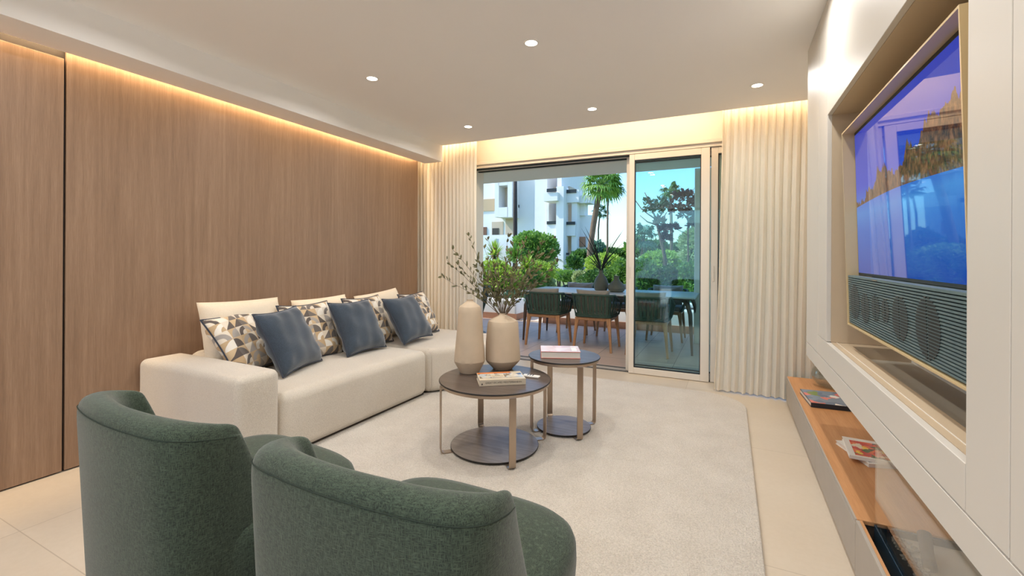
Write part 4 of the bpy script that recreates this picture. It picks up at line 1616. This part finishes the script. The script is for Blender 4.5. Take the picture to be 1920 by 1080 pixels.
CH = [((-2.24, 5.77), 0, 'green rope dining chair with its back to the doorway, leftmost on the near side'),
      ((-1.56, 5.765), 0, 'green rope dining chair with its back to the doorway, beside the door stile'),
      ((-0.89, 5.765), 0, 'green rope dining chair behind the closed glass door, near side of the table'),
      ((-2.20, 6.88), PI, 'green rope dining chair on the far side of the table, leftmost there'),
      ((-1.56, 6.88), PI, 'green rope dining chair on the far side of the table, behind the ceramic vases'),
      ((-0.83, 6.88), PI, 'green rope dining chair on the far side of the table, seen through the glass door')]
c0 = None
for (x, y), r, lab in CH:
    if c0 is None:
        c0 = dining_chair(lab)
        c0.location = (x, y, 0)
    else:
        dup(c0, (x, y, 0), r, lab)
PL = [((-2.24, 5.60), 0, 'grey outdoor pillow in the leftmost near dining chair'),
      ((-1.56, 5.595), 0, 'grey outdoor pillow in the near dining chair beside the door stile'),
      ((-0.89, 5.595), 0, 'grey outdoor pillow in the near dining chair behind the glass door'),
      ((-2.20, 7.05), PI, 'grey outdoor pillow in the leftmost far dining chair'),
      ((-1.56, 7.05), PI, 'grey outdoor pillow in the far dining chair behind the ceramic vases'),
      ((-0.83, 7.05), PI, 'pale grey outdoor pillow in the far dining chair behind the glass door')]
p0 = None
for (x, y), r, lab in PL:
    if p0 is None:
        b, rim = pillow(0.44, 0.34, 0.13, 31, pinch=0.06, wr=0.006)
        bmesh.ops.rotate(b, verts=b.verts, cent=(0, 0, 0), matrix=Matrix.Rotation(math.radians(14), 3, 'X'))
        p0 = obj('outdoor_pillow', b, M['outcush'], smooth=True)
        p0.location = (x, y, 0.615)
        tag(p0, lab, 'pillow', 'grey pillows in the dining chairs')
    else:
        o = p0.copy()
        COL.objects.link(o)
        o.location = (x, y, 0.615)
        o.rotation_euler = (0, 0, r)
        o['label'] = lab

# vases and blades on the outdoor table
GJ = 'grey green vases on the dining table'
vase('taller grey-green vase with dark blade leaves on the dining table', (-1.645, 6.28), zt + 0.001,
     [(0, 0), (0.06, 0), (0.085, 0.012), (0.102, 0.06), (0.100, 0.12), (0.080, 0.18), (0.045, 0.225), (0.030, 0.25), (0.028, 0.28), (0.032, 0.295), (0.026, 0.296), (0.022, 0.27), (0, 0.26)], GJ, 'jug', 'vase', 9)
vase('shorter squat grey-green vase without leaves on the dining table', (-1.415, 6.24), zt + 0.001,
     [(0, 0), (0.08, 0), (0.105, 0.012), (0.118, 0.05), (0.108, 0.09), (0.075, 0.13), (0.045, 0.155), (0.034, 0.18), (0.036, 0.21), (0.042, 0.22), (0.036, 0.221), (0.03, 0.19), (0, 0.18)], GJ, 'jug', 'vase', 11)
ag = thing('blade_leaf_spray', 'spray of long dark blade leaves in the taller table vase', 'leaves', (-1.645, 6.28, zt + 0.27))
for (px, py) in ((1084, 448), (1088, 470), (1097, 425), (1102, 455), (1094, 500), (1108, 440), (1116, 430), (1152, 470), (1157, 442), (1166, 436), (1171, 428), (1172, 452), (1171, 470), (1160, 455), (1101, 490), (1148, 452), (1090, 428), (1110, 470)):
    e = at(px, py, 6.28 + random.uniform(-0.12, 0.12)) - ag.location
    pts = []
    for i in range(9):
        t = i / 8
        p = Vector((e.x * t ** 1.25, e.y * t ** 1.25, e.z * t))
        p.z += 0.02 * math.sin(PI * t)
        pts.append(p)
    pts[0] = Vector((0, 0, -0.05))
    b = B()
    side = Vector((cr_.x, cr_.y, 0.1)) if random.random() < 0.6 else Vector((0.2, 1, 0))
    ribbon(b, pts, side, [0.010, 0.013, 0.015, 0.016, 0.015, 0.013, 0.010, 0.006, 0.001], 0.001)
    obj('blade', b, M['blade'], ag)

# cone shaped cord chair at the left by the curtain
cc = thing('cord_tub_chair', 'flared green cord tub chair on a round base outside beside the left curtain', 'chair', (-3.64, 5.95, 0))
b = B()
for k in range(44):
    a = 2 * PI * k / 44
    d = Vector((math.cos(a), math.sin(a), 0))
    tn = Vector((-math.sin(a), math.cos(a), 0))
    hh = 0.72 + 0.10 * max(0, -math.cos(a - 1.2))
    off = 0.004 if k % 2 else -0.004
    ribbon(b, [d * (0.14 + off) + Vector((0, 0, 0.03)), d * (0.22 + off) + Vector((0, 0, 0.35)), d * (0.33 + off) + Vector((0, 0, hh))], tn, [0.018, 0.028, 0.040], 0.005)
obj('cord_weave', b, M['cord'], cc)
b = B()
tube(b, [(0.33 * math.cos(2 * PI * k / 44), 0.33 * math.sin(2 * PI * k / 44), 0.72 + 0.10 * max(0, -math.cos(2 * PI * k / 44 - 1.2))) for k in range(45)], 0.013, 8)
obj('rope_rail', b, M['cord'], cc, smooth=True)
obj('base_plate', lathe(B(), [(0, 0), (0.26, 0), (0.26, 0.012), (0, 0.014)], 48), M['steel'], cc)
obj('seat_cushion', lathe(B(), [(0, 0.34), (0.2, 0.34), (0.22, 0.37), (0.2, 0.41), (0, 0.42)], 40), M['outcush'], cc, smooth=True)


# ------------------------------------------------------------------ plants
def leafcloud(b, c, r, n, size, rnd, shell=0.55, mi=0, flat=0.5):
    c = Vector(c)
    lump = [(Vector((rnd.gauss(0, 1), rnd.gauss(0, 1), rnd.gauss(0, 1))).normalized(), rnd.uniform(0.75, 1.1)) for _ in range(18)]
    for _ in range(n):
        d = Vector((rnd.gauss(0, 1), rnd.gauss(0, 1), rnd.gauss(0, 1))).normalized()
        if d.z < -0.5:
            d.z *= -0.6
            d.normalize()
        k = 1.0
        for q, s in lump:
            w = max(0.0, d.dot(q))
            if w > 0.8:
                k = max(0.80, s * (0.9 + 0.1 * w))
        rad = k * (shell + (1 - shell) * rnd.random() ** 0.5)
        p = c + Vector((d.x * r[0], d.y * r[1], d.z * r[2])) * rad
        L = size * rnd.uniform(0.6, 1.3)
        dr = (d + Vector((rnd.gauss(0, 1), rnd.gauss(0, 1), rnd.gauss(0.4, 1))) * 0.7).normalized()
        w = dr.cross(Vector((rnd.gauss(0, 1), rnd.gauss(0, 1), rnd.gauss(0, 1)))).normalized() * L * 0.30
        nn = dr.cross(w).normalized() * L * 0.08
        a = b.verts.new(p)
        e = b.verts.new(p + dr * L)
        m1 = b.verts.new(p + dr * L * 0.5 + w - nn)
        m2 = b.verts.new(p + dr * L * 0.5 - w - nn)
        for f in (b.faces.new((a, m1, e)), b.faces.new((a, e, m2))):
            f.material_index = mi


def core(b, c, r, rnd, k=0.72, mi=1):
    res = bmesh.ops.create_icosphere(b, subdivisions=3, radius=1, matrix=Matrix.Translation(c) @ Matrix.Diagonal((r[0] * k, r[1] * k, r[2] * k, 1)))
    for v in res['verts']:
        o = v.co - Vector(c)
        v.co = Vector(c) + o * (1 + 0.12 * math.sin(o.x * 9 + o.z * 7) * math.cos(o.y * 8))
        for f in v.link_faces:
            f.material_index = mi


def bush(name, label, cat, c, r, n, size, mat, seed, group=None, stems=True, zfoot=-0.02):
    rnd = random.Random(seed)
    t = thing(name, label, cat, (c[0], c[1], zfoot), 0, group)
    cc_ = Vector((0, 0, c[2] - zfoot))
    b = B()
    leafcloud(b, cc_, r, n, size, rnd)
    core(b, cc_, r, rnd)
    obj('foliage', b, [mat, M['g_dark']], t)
    if stems:
        s_ = B()
        for _ in range(5):
            a = rnd.uniform(0, 6.28)
            tube(s_, [(0.04 * math.cos(a), 0.04 * math.sin(a), 0), (r[0] * 0.25 * math.cos(a), r[1] * 0.25 * math.sin(a), cc_.z * 0.6), (r[0] * 0.5 * math.cos(a), r[1] * 0.5 * math.sin(a), cc_.z)], [0.03, 0.02, 0.008], 6)
        obj('stems', s_, M['trunkd'], t)
    return t


def pxbush(name, label, cat, px, py, Y, rx, ry, n, size, mat, seed, group=None, depth=None, zfoot=-0.02):
    """rx, ry: half size in photo pixels"""
    c = at(px, py, Y)
    k = (at(px + 10, py, Y) - at(px, py, Y)).length / 10
    kz = abs(at(px, py + 10, Y).z - c.z) / 10
    return bush(name, label, cat, c, (rx * k, (depth or rx * k * 0.8), ry * kz), n, size, mat, seed, group, zfoot=zfoot)


def rosette(b, c, R, n, w, rnd, up=0.3, droop=0.15, mi=0):
    c = Vector(c)
    for k in range(n):
        a = rnd.uniform(0, 2 * PI)
        el = rnd.uniform(-0.25, 1.45)
        d = Vector((math.cos(a) * math.cos(el), math.sin(a) * math.cos(el), math.sin(el)))
        L = R * rnd.uniform(0.8, 1.1)
        s_ = Vector((-math.sin(a), math.cos(a), 0))
        p1 = c + d * L * 0.55
        p2 = c + d * L - Vector((0, 0, droop * L * math.cos(el)))
        v = [b.verts.new(c + s_ * w * 0.5), b.verts.new(c - s_ * w * 0.5), b.verts.new(p1 - s_ * w * 0.6), b.verts.new(p1 + s_ * w * 0.6), b.verts.new(p2)]
        for f in (b.faces.new((v[0], v[1], v[2], v[3])), b.faces.new((v[3], v[2], v[4]))):
            f.material_index = mi


def yucca(label, px, py, Y, R, mat, seed):
    rnd = random.Random(seed)
    c = at(px, py, Y)
    t = thing('yucca', label, 'plant', (c.x, c.y, -0.02), 0, 'spiky yuccas behind the left planter')
    b = B()
    rosette(b, (0, 0, c.z), R, 110, 0.030, rnd)
    obj('leaf_crown', b, mat, t)
    obj('trunk', tube(B(), [(0, 0, 0), (0.02, 0, c.z * 0.5), (0, 0, c.z)], [0.05, 0.045, 0.04], 8), M['trunk'], t, smooth=True)
    return t


yucca('bright green spiky yucca at the left, tallest behind the twigs', 927, 478, 9.3, 0.42, M['g_lime'], 1)
yucca('bright green spiky yucca just left of the round clipped tree', 967, 482, 9.6, 0.40, M['g_mid'], 2)
yucca('low spiky yucca at the foot of the round clipped tree', 988, 500, 9.2, 0.34, M['g_lime'], 3)

GR = 'garden shrubs beyond the terrace'
pxbush('clipped_tree', 'round dense green tree beyond the left planter', 'tree', 1001, 471, 11.5, 44, 37, 5200, 0.085, M['g_mid'], 11)
pxbush('shrub', 'loose green shrub filling the space under the round clipped tree', 'shrub', 1003, 512, 10.6, 34, 24, 2000, 0.075, M['g_lime'], 41, GR, 0.5)
pxbush('shrub', 'bright lime leafy shrub in the left planter behind the twigs', 'shrub', 930, 525, 8.5, 42, 36, 2600, 0.075, M['g_lime'], 12, GR, 0.4, 0.3)
pxbush('shrub', 'mid green shrub in the left planter by the dining table corner', 'shrub', 992, 530, 9.6, 30, 26, 1800, 0.07, M['g_mid'], 13, GR, 0.5)
pxbush('shrub', 'low blue-green shrub spilling over the left planter edge', 'shrub', 972, 560, 8.15, 34, 17, 1500, 0.05, M['g_blue'], 14, GR, 0.3, 0.3)
pxbush('shrub', 'pale silvery shrub beyond the leftmost far chair', 'shrub', 1017, 532, 11.0, 25, 18, 1500, 0.07, M['g_pale'], 15, GR)
pxbush('shrub', 'small clipped yellow-green dome in the middle of the garden', 'shrub', 1048, 517, 15.0, 13, 12, 1100, 0.06, M['g_lime'], 16, GR)
pxbush('shrub', 'rounded green dome shrub right of the yellow-green one', 'shrub', 1062, 520, 14.0, 20, 15, 1500, 0.06, M['g_mid'], 17, GR)
pxbush('shrub', 'lime shrub behind the round dome shrubs', 'shrub', 1024, 500, 17.0, 20, 18, 1100, 0.09, M['g_lime'], 18, GR)
pxbush('shrub', 'pale flowering ground shrub near the palm foot', 'shrub', 1088, 522, 13.0, 16, 13, 1000, 0.07, M['g_pale'], 19, GR)
pxbush('shrub', 'small broad-leaved dark shrub before the white building corner', 'shrub', 1078, 497, 16.0, 12, 12, 260, 0.20, M['g_dark'], 20, GR)
pxbush('hedge_shrub', 'dark green hedge shrub behind the ceramic vases', 'shrub', 1120, 530, 9.6, 36, 24, 2400, 0.06, M['g_dark'], 21, GR, 0.6)
pxbush('hedge_shrub', 'bright lime hedge shrub above the blade leaves', 'shrub', 1133, 497, 14.0, 32, 24, 2200, 0.09, M['g_lime'], 22, GR, 1.0)
pxbush('hedge_shrub', 'green hedge shrub just left of the door stile', 'shrub', 1168, 520, 9.8, 26, 34, 2400, 0.06, M['g_mid'], 23, GR, 0.6)
pxbush('hedge_shrub', 'leafy hedge shrub at the left edge of the closed glass door', 'shrub', 1205, 530, 9.4, 36, 44, 3200, 0.065, M['g_mid'], 24, GR, 0.6)
pxbush('hedge_shrub', 'leafy hedge shrub in the middle behind the closed glass door', 'shrub', 1250, 532, 9.6, 34, 38, 2800, 0.065, M['g_dark'], 25, GR, 0.6)
pxbush('hedge_shrub', 'leafy hedge shrub at the right behind the closed glass door', 'shrub', 1300, 528, 9.4, 34, 40, 2800, 0.065, M['g_mid'], 26, GR, 0.6)
pxbush('shrub', 'lime yellow shrub above the hedge behind the glass door', 'shrub', 1240, 492, 13.0, 42, 22, 2200, 0.10, M['g_lime'], 27, GR, 0.8)
pxbush('shrub', 'tall loose green shrub at the right edge of the glass door', 'shrub', 1310, 470, 12.0, 38, 44, 2200, 0.11, M['g_pale'], 28, GR, 0.8)

# distant tree line
GT = 'distant trees along the horizon'
for i, (px, py, rx, ry, m, lab) in enumerate(((1122, 474, 10, 14, 'g_blue', 'hazy distant tree behind the two thin palm trunks'), (1150, 480, 28, 9, 'g_dark', 'distant dark tree line left of the door stile'),
                                             (1196, 468, 22, 18, 'g_mid', 'distant green tree at the left edge of the glass door'), (1232, 470, 22, 15, 'g_dark', 'distant dark tree in the middle of the glass door'),
                                             (1275, 474, 26, 14, 'g_dark', 'distant dark tree at the right of the glass door'), (1092, 482, 14, 8, 'g_dark', 'distant low tree beside the white building corner'))):
    pxbush('distant_tree', lab, 'tree', px, py, 34.0, rx, ry, 900, 0.42, M[m], 50 + i, GT, 1.5)


# fan palms
def fan(b, base, d, R, rnd, mi=0):
    """one palmate leaf: a stalk and a fan of pointed segments that droop"""
    d = d.normalized()
    s_ = d.cross(Vector((0, 0, 1)))
    if s_.length < 0.1:
        s_ = Vector((1, 0, 0))
    s_.normalize()
    u = s_.cross(d).normalized()
    hub = base + d * R * 0.55
    tube(b, [base, hub], 0.012 * R, 4, mi=mi)
    n = 13
    for k in range(n):
        a = (k / (n - 1) - 0.5) * math.radians(200)
        dd = d * math.cos(a) + s_ * math.sin(a)
        L = R * 0.62 * (1 - 0.25 * abs(a) / 1.75) * rnd.uniform(0.85, 1.1)
        w = dd.cross(u).normalized() * R * 0.045
        p1 = hub + dd * L * 0.6
        p2 = hub + dd * L - Vector((0, 0, 1)) * L * rnd.uniform(0.25, 0.65)
        v = [b.verts.new(hub), b.verts.new(p1 + w + u * 0.01), b.verts.new(p1 - w - u * 0.01), b.verts.new(p2)]
        for f in (b.faces.new((v[0], v[2], v[1])), b.faces.new((v[1], v[2], v[3]))):
            f.material_index = mi


def palm(label, pts_px, Y, R, rtr, seed, nf=34, mat='g_dark', crown=True, group='fan palms beyond the terrace', skirt=True):
    rnd = random.Random(seed)
    P3 = [at(px, py, Y) for px, py in pts_px]
    foot = P3[0].copy()
    foot.z = -0.02
    t = thing('fan_palm', label, 'palm tree', foot, 0, group)
    pts = [Vector((0, 0, 0))] + [p - foot for p in P3]
    b = B()
    tube(b, pts, [rtr * 1.25] + [rtr] * (len(pts) - 2) + [rtr * 0.8], 10)
    obj('trunk', b, M['trunk'] if crown else M['trunkd'], t, smooth=True)
    if crown:
        b = B()
        top = pts[-1]
        for k in range(nf):
            a = 2 * PI * k / nf * 2.618 + rnd.uniform(-0.3, 0.3)
            el = rnd.uniform(-0.7, 1.3)
            fan(b, top + Vector((0, 0, rnd.uniform(-0.1, 0.1))), Vector((math.cos(a) * math.cos(el), math.sin(a) * math.cos(el), math.sin(el))), R, rnd)
        obj('fronds', b, M[mat], t)
        if skirt:
            b = B()
            for k in range(26):
                a = rnd.uniform(0, 2 * PI)
                r0 = rtr * 0.9
                z = -rnd.uniform(0.05, R * 0.8)
                p = top + Vector((r0 * math.cos(a), r0 * math.sin(a), z))
                tube(b, [p, p + Vector((math.cos(a) * R * 0.10, math.sin(a) * R * 0.10, R * 0.14))], [0.02 * R, 0.008 * R], 4)
            obj('leaf_stubs', b, M['skirt'], t)
    return t


palm('large fan palm with leaning trunk in front of the white building', [(1103, 520), (1106, 470), (1113, 420), (1121, 375), (1127, 346)], 20.0, 0.95, 0.13, 61, 44, 'g_mid')
palm('fan palm with thin straight trunk, crown behind the large leaning palm', [(1139, 478), (1139, 420), (1140, 352)], 28.0, 1.05, 0.06, 62, 34, 'g_dark')
palm('small distant fan palm low between the large palm and the thin trunk', [(1122, 468), (1122, 430), (1125, 398)], 40.0, 0.85, 0.07, 63, 24, 'g_dark')
palm('palm trunk rising behind the roof of the white building, left of the pair', [(1077, 480), (1076, 400), (1075, 300)], 60.0, 1.6, 0.16, 64, crown=False)
palm('palm trunk rising behind the roof of the white building, right of the pair', [(1083, 480), (1083, 400), (1083, 302)], 60.0, 1.6, 0.17, 65, crown=False)
palm('fan palm seen through the glass door, crown above the purple-leaved shrub', [(1259, 470), (1259, 430), (1257, 360)], 26.0, 0.62, 0.09, 66, 30)
palm('low young fan palm at the left edge of the glass door', [(1204, 480), (1205, 462), (1206, 447)], 24.0, 0.85, 0.08, 67, 30, 'g_blue')
palm('dark bare palm trunk in front of the white building bay', [(966, 450), (966, 400), (966, 300)], 16.0, 1.2, 0.085, 68, crown=False, group='dark bare palm trunks')
palm('dark bare palm trunk at the left edge of the doorway', [(895, 470), (895, 400), (895, 300)], 15.0, 1.2, 0.085, 69, crown=False, group='dark bare palm trunks')

# feathery frond plant
ff = thing('feather_palm', 'low arching feathery palm fronds beyond the round clipped tree', 'palm', at(1000, 545, 12.0))
ff.location.z = -0.02
b = B()
base = Vector((0, 0, 0.25))
for (px, py) in ((1052, 487), (1045, 500), (1038, 488), (1020, 480), (1048, 512), (1008, 490)):
    e = at(px, py, 12.0 + random.uniform(-0.3, 0.3)) - ff.location
    pts = [base.lerp(e, i / 14) + Vector((0, 0, 0.35 * math.sin(PI * i / 14))) for i in range(15)]
    tube(b, pts, 0.008, 4)
    for i in range(3, 15):
        tdir = (pts[i] - pts[i - 1]).normalized()
        sd = tdir.cross(Vector((0, 0.3, 1))).normalized()
        for sg in (-1, 1):
            for kk in (0, 0.5):
                p = pts[i] - (pts[i] - pts[i - 1]) * kk
                q = p + (sd * sg + tdir * 0.7).normalized() * 0.24 - Vector((0, 0, 0.05))
                w = tdir * 0.012
                b.faces.new([b.verts.new(p + w), b.verts.new(p - w), b.verts.new(q)])
obj('fronds', b, M['g_pale'], ff)


# small trees behind the glass
def branch_tree(name, label, trunk_px, Y, branches, r0, leafmat, nl, size, seed, clus):
    rnd = random.Random(seed)
    P3 = [at(px, py, Y) for px, py in trunk_px]
    foot = P3[0].copy()
    foot.z = 0.25
    t = thing(name, label, 'tree', foot)
    b = B()
    tr = [Vector((0, 0, 0))] + [p - foot for p in P3]
    tube(b, tr, [r0 * (1 - 0.5 * i / len(tr)) for i in range(len(tr))], 8)
    for br_ in branches:
        pts = [at(px, py, Y + rnd.uniform(-0.15, 0.15)) - foot for px, py in br_]
        tube(b, pts, [r0 * 0.4 * (1 - 0.7 * i / len(pts)) for i in range(len(pts))], 6)
    obj('trunk', b, M['trunk'], t, smooth=True)
    b = B()
    for (px, py, rx, ry) in clus:
        c = at(px, py, Y) - foot
        k = (at(px + 10, py, Y) - at(px, py, Y)).length / 10
        leafcloud(b, c, (rx * k, rx * k * 0.7, ry * k), nl, size, rnd, shell=0.1)
    obj('foliage', b, leafmat, t)
    return t


branch_tree('bare_branched_tree', 'small tree with bare arching branches seen through the glass door', [(1250, 520), (1246, 480), (1238, 445), (1231, 415)], 10.5,
            [[(1231, 415), (1222, 390), (1214, 372), (1209, 361)], [(1231, 415), (1245, 395), (1246, 372)], [(1231, 412), (1216, 402), (1203, 392), (1190, 374)], [(1229, 421), (1214, 416), (1200, 404)], [(1234, 418), (1243, 410), (1250, 398)]],
            0.05, M['g_blue'], 70, 0.11, 71, [(1216, 388, 9, 20), (1231, 395, 12, 16), (1246, 390, 8, 16), (1240, 380, 10, 8)])
branch_tree('purple_leaved_tree', 'small tree with dark purple leaves at the right of the glass door', [(1291, 520), (1290, 460), (1290, 400), (1289, 365)], 10.0,
            [[(1290, 400), (1280, 385), (1268, 378)], [(1290, 380), (1298, 362), (1302, 352)], [(1290, 430), (1300, 410), (1306, 395)], [(1289, 440), (1270, 430), (1262, 425)]],
            0.022, M['g_red'], 110, 0.10, 72, [(1275, 372, 16, 11), (1290, 368, 14, 12), (1268, 392, 14, 9), (1298, 385, 8, 14), (1286, 402, 12, 9), (1298, 420, 8, 14), (1262, 428, 9, 6)])
branch_tree('purple_leaved_tree', 'dark purple leaf clump on the lower trunk of the bare-branched tree', [(1245, 520), (1244, 470), (1240, 430)], 10.3,
            [[(1240, 430), (1236, 415)]], 0.015, M['g_red'], 110, 0.10, 73, [(1237, 417, 8, 8), (1243, 432, 8, 9), (1250, 448, 7, 10)])

# ------------------------------------------------------------------ white apartment building
bd = thing('apartment_building', 'white stepped apartment building with dark railed balconies beyond the garden', 'building', (-16, 36, 0))


def bpart(name, items, mat):
    """items: (px0, px1, pytop, pybottom, Yfront, depth) in metres from measured corners; bottom None = ground"""
    b = B()
    for (a, c, top, bot, Yf, dep) in items:
        p = at(a, top, Yf)
        q = at(c, top if bot is None else bot, Yf)
        z1 = p.z
        z0 = -0.1 if bot is None else q.z
        box(b, p.x, q.x, Yf, Yf + dep, z0, z1)
    bmesh.ops.translate(b, verts=b.verts, vec=-bd.location)
    return obj(name, b, mat, bd)


bpart('left_wing', [(870, 1004, 300, None, 37.5, 8)], M['render2'])
bay = bpart('projecting_bay', [(928, 935, 300, 407, 36.0, 1.5), (952, 960, 300, 407, 36.0, 1.5), (935, 952, 300, 347, 36.0, 1.5), (935, 952, 389, 407, 36.0, 1.5)], M['render2'])
bpart('bay_recess', [(935, 952, 347, 389, 37.2, 0.35)], M['tanwall'])
bpart('ground_recess', [(922, 943, 416, 440, 37.44, 0.1), (948, 966, 409, 440, 37.44, 0.1)], M['tanwall'])
bpart('door_opening', [(923, 935, 428, 440, 37.4, 0.05)], M['darkmetal'])
bpart('shutter', [(900, 927, 374, 395, 37.42, 0.1)], M['blind'])
bpart('lattice', [(900, 912, 426, 446, 37.42, 0.1)], M['lattice'])
bpart('garden_wall', [(905, 962, 441, None, 33.0, 0.5), (890, 930, 448, None, 31.5, 0.5)], M['render2'])
bpart('tower', [(1003, 1026, 300, None, 36.6, 8)], M['render2'])
bpart('upper_storey', [(1026, 1068, 300, 352, 39.0, 5), (1045, 1053, 300, 356, 36.5, 3)], M['render2'])
bpart('recessed_wall', [(1026, 1068, 352, None, 38.2, 5)], M['tanwall'])
bpart('corner_pier', [(1043, 1057, 350, None, 35.2, 1.2), (1026, 1029, 377, None, 36.4, 1.8)], M['render2'])
for it in [(1019, 1045, 362, 376, 34.8, 2.0), (1026, 1045, 420, 442, 35.6, 2.0), (1057, 1085, 357, 379, 36.0, 1.6), (1057, 1078, 420, 442, 36.0, 1.6), (1084, 1106, 367, 380, 36.4, 1.6)]:
    bpart('balcony_parapet', [it], M['render2'])
bpart('right_pier', [(1072, 1082, 357, None, 36.2, 1.0), (1083, 1096, 380, 404, 37.0, 1.0), (1087, 1108, 404, None, 37.2, 1.0)], M['render2'])
bpart('right_recess', [(1057, 1074, 379, None, 38.0, 1.0)], M['tanwall'])
bpart('balcony_rail', [(1025, 1043, 354, 359, 34.7, 0.1)], M['gasket'])
bpart('balcony_rail', [(1060, 1080, 356, 361, 35.9, 0.1)], M['gasket'])
bpart('balcony_rail', [(1025, 1042, 415, 420, 35.5, 0.1)], M['gasket'])
bpart('balcony_rail', [(1060, 1078, 416, 421, 35.9, 0.1)], M['gasket'])
bpart('balcony_rail', [(1060, 1067, 474, 478, 35.9, 0.1), (1060, 1067, 481, 485, 35.9, 0.1)], M['gasket'])
bpart('balcony_rail', [(1086, 1100, 474, 478, 36.9, 0.1), (1086, 1100, 481, 485, 36.9, 0.1)], M['gasket'])
bpart('brown_window', [(1034, 1041, 443, 486, 36.8, 0.1)], M['lattice'])
bpart('roof_tiles', [(1086, 1096, 444, 462, 36.9, 0.3)], M['skirt'])
bpart('wall_lamp', [(970, 972, 384, 389, 37.3, 0.2)], M['gasket'])
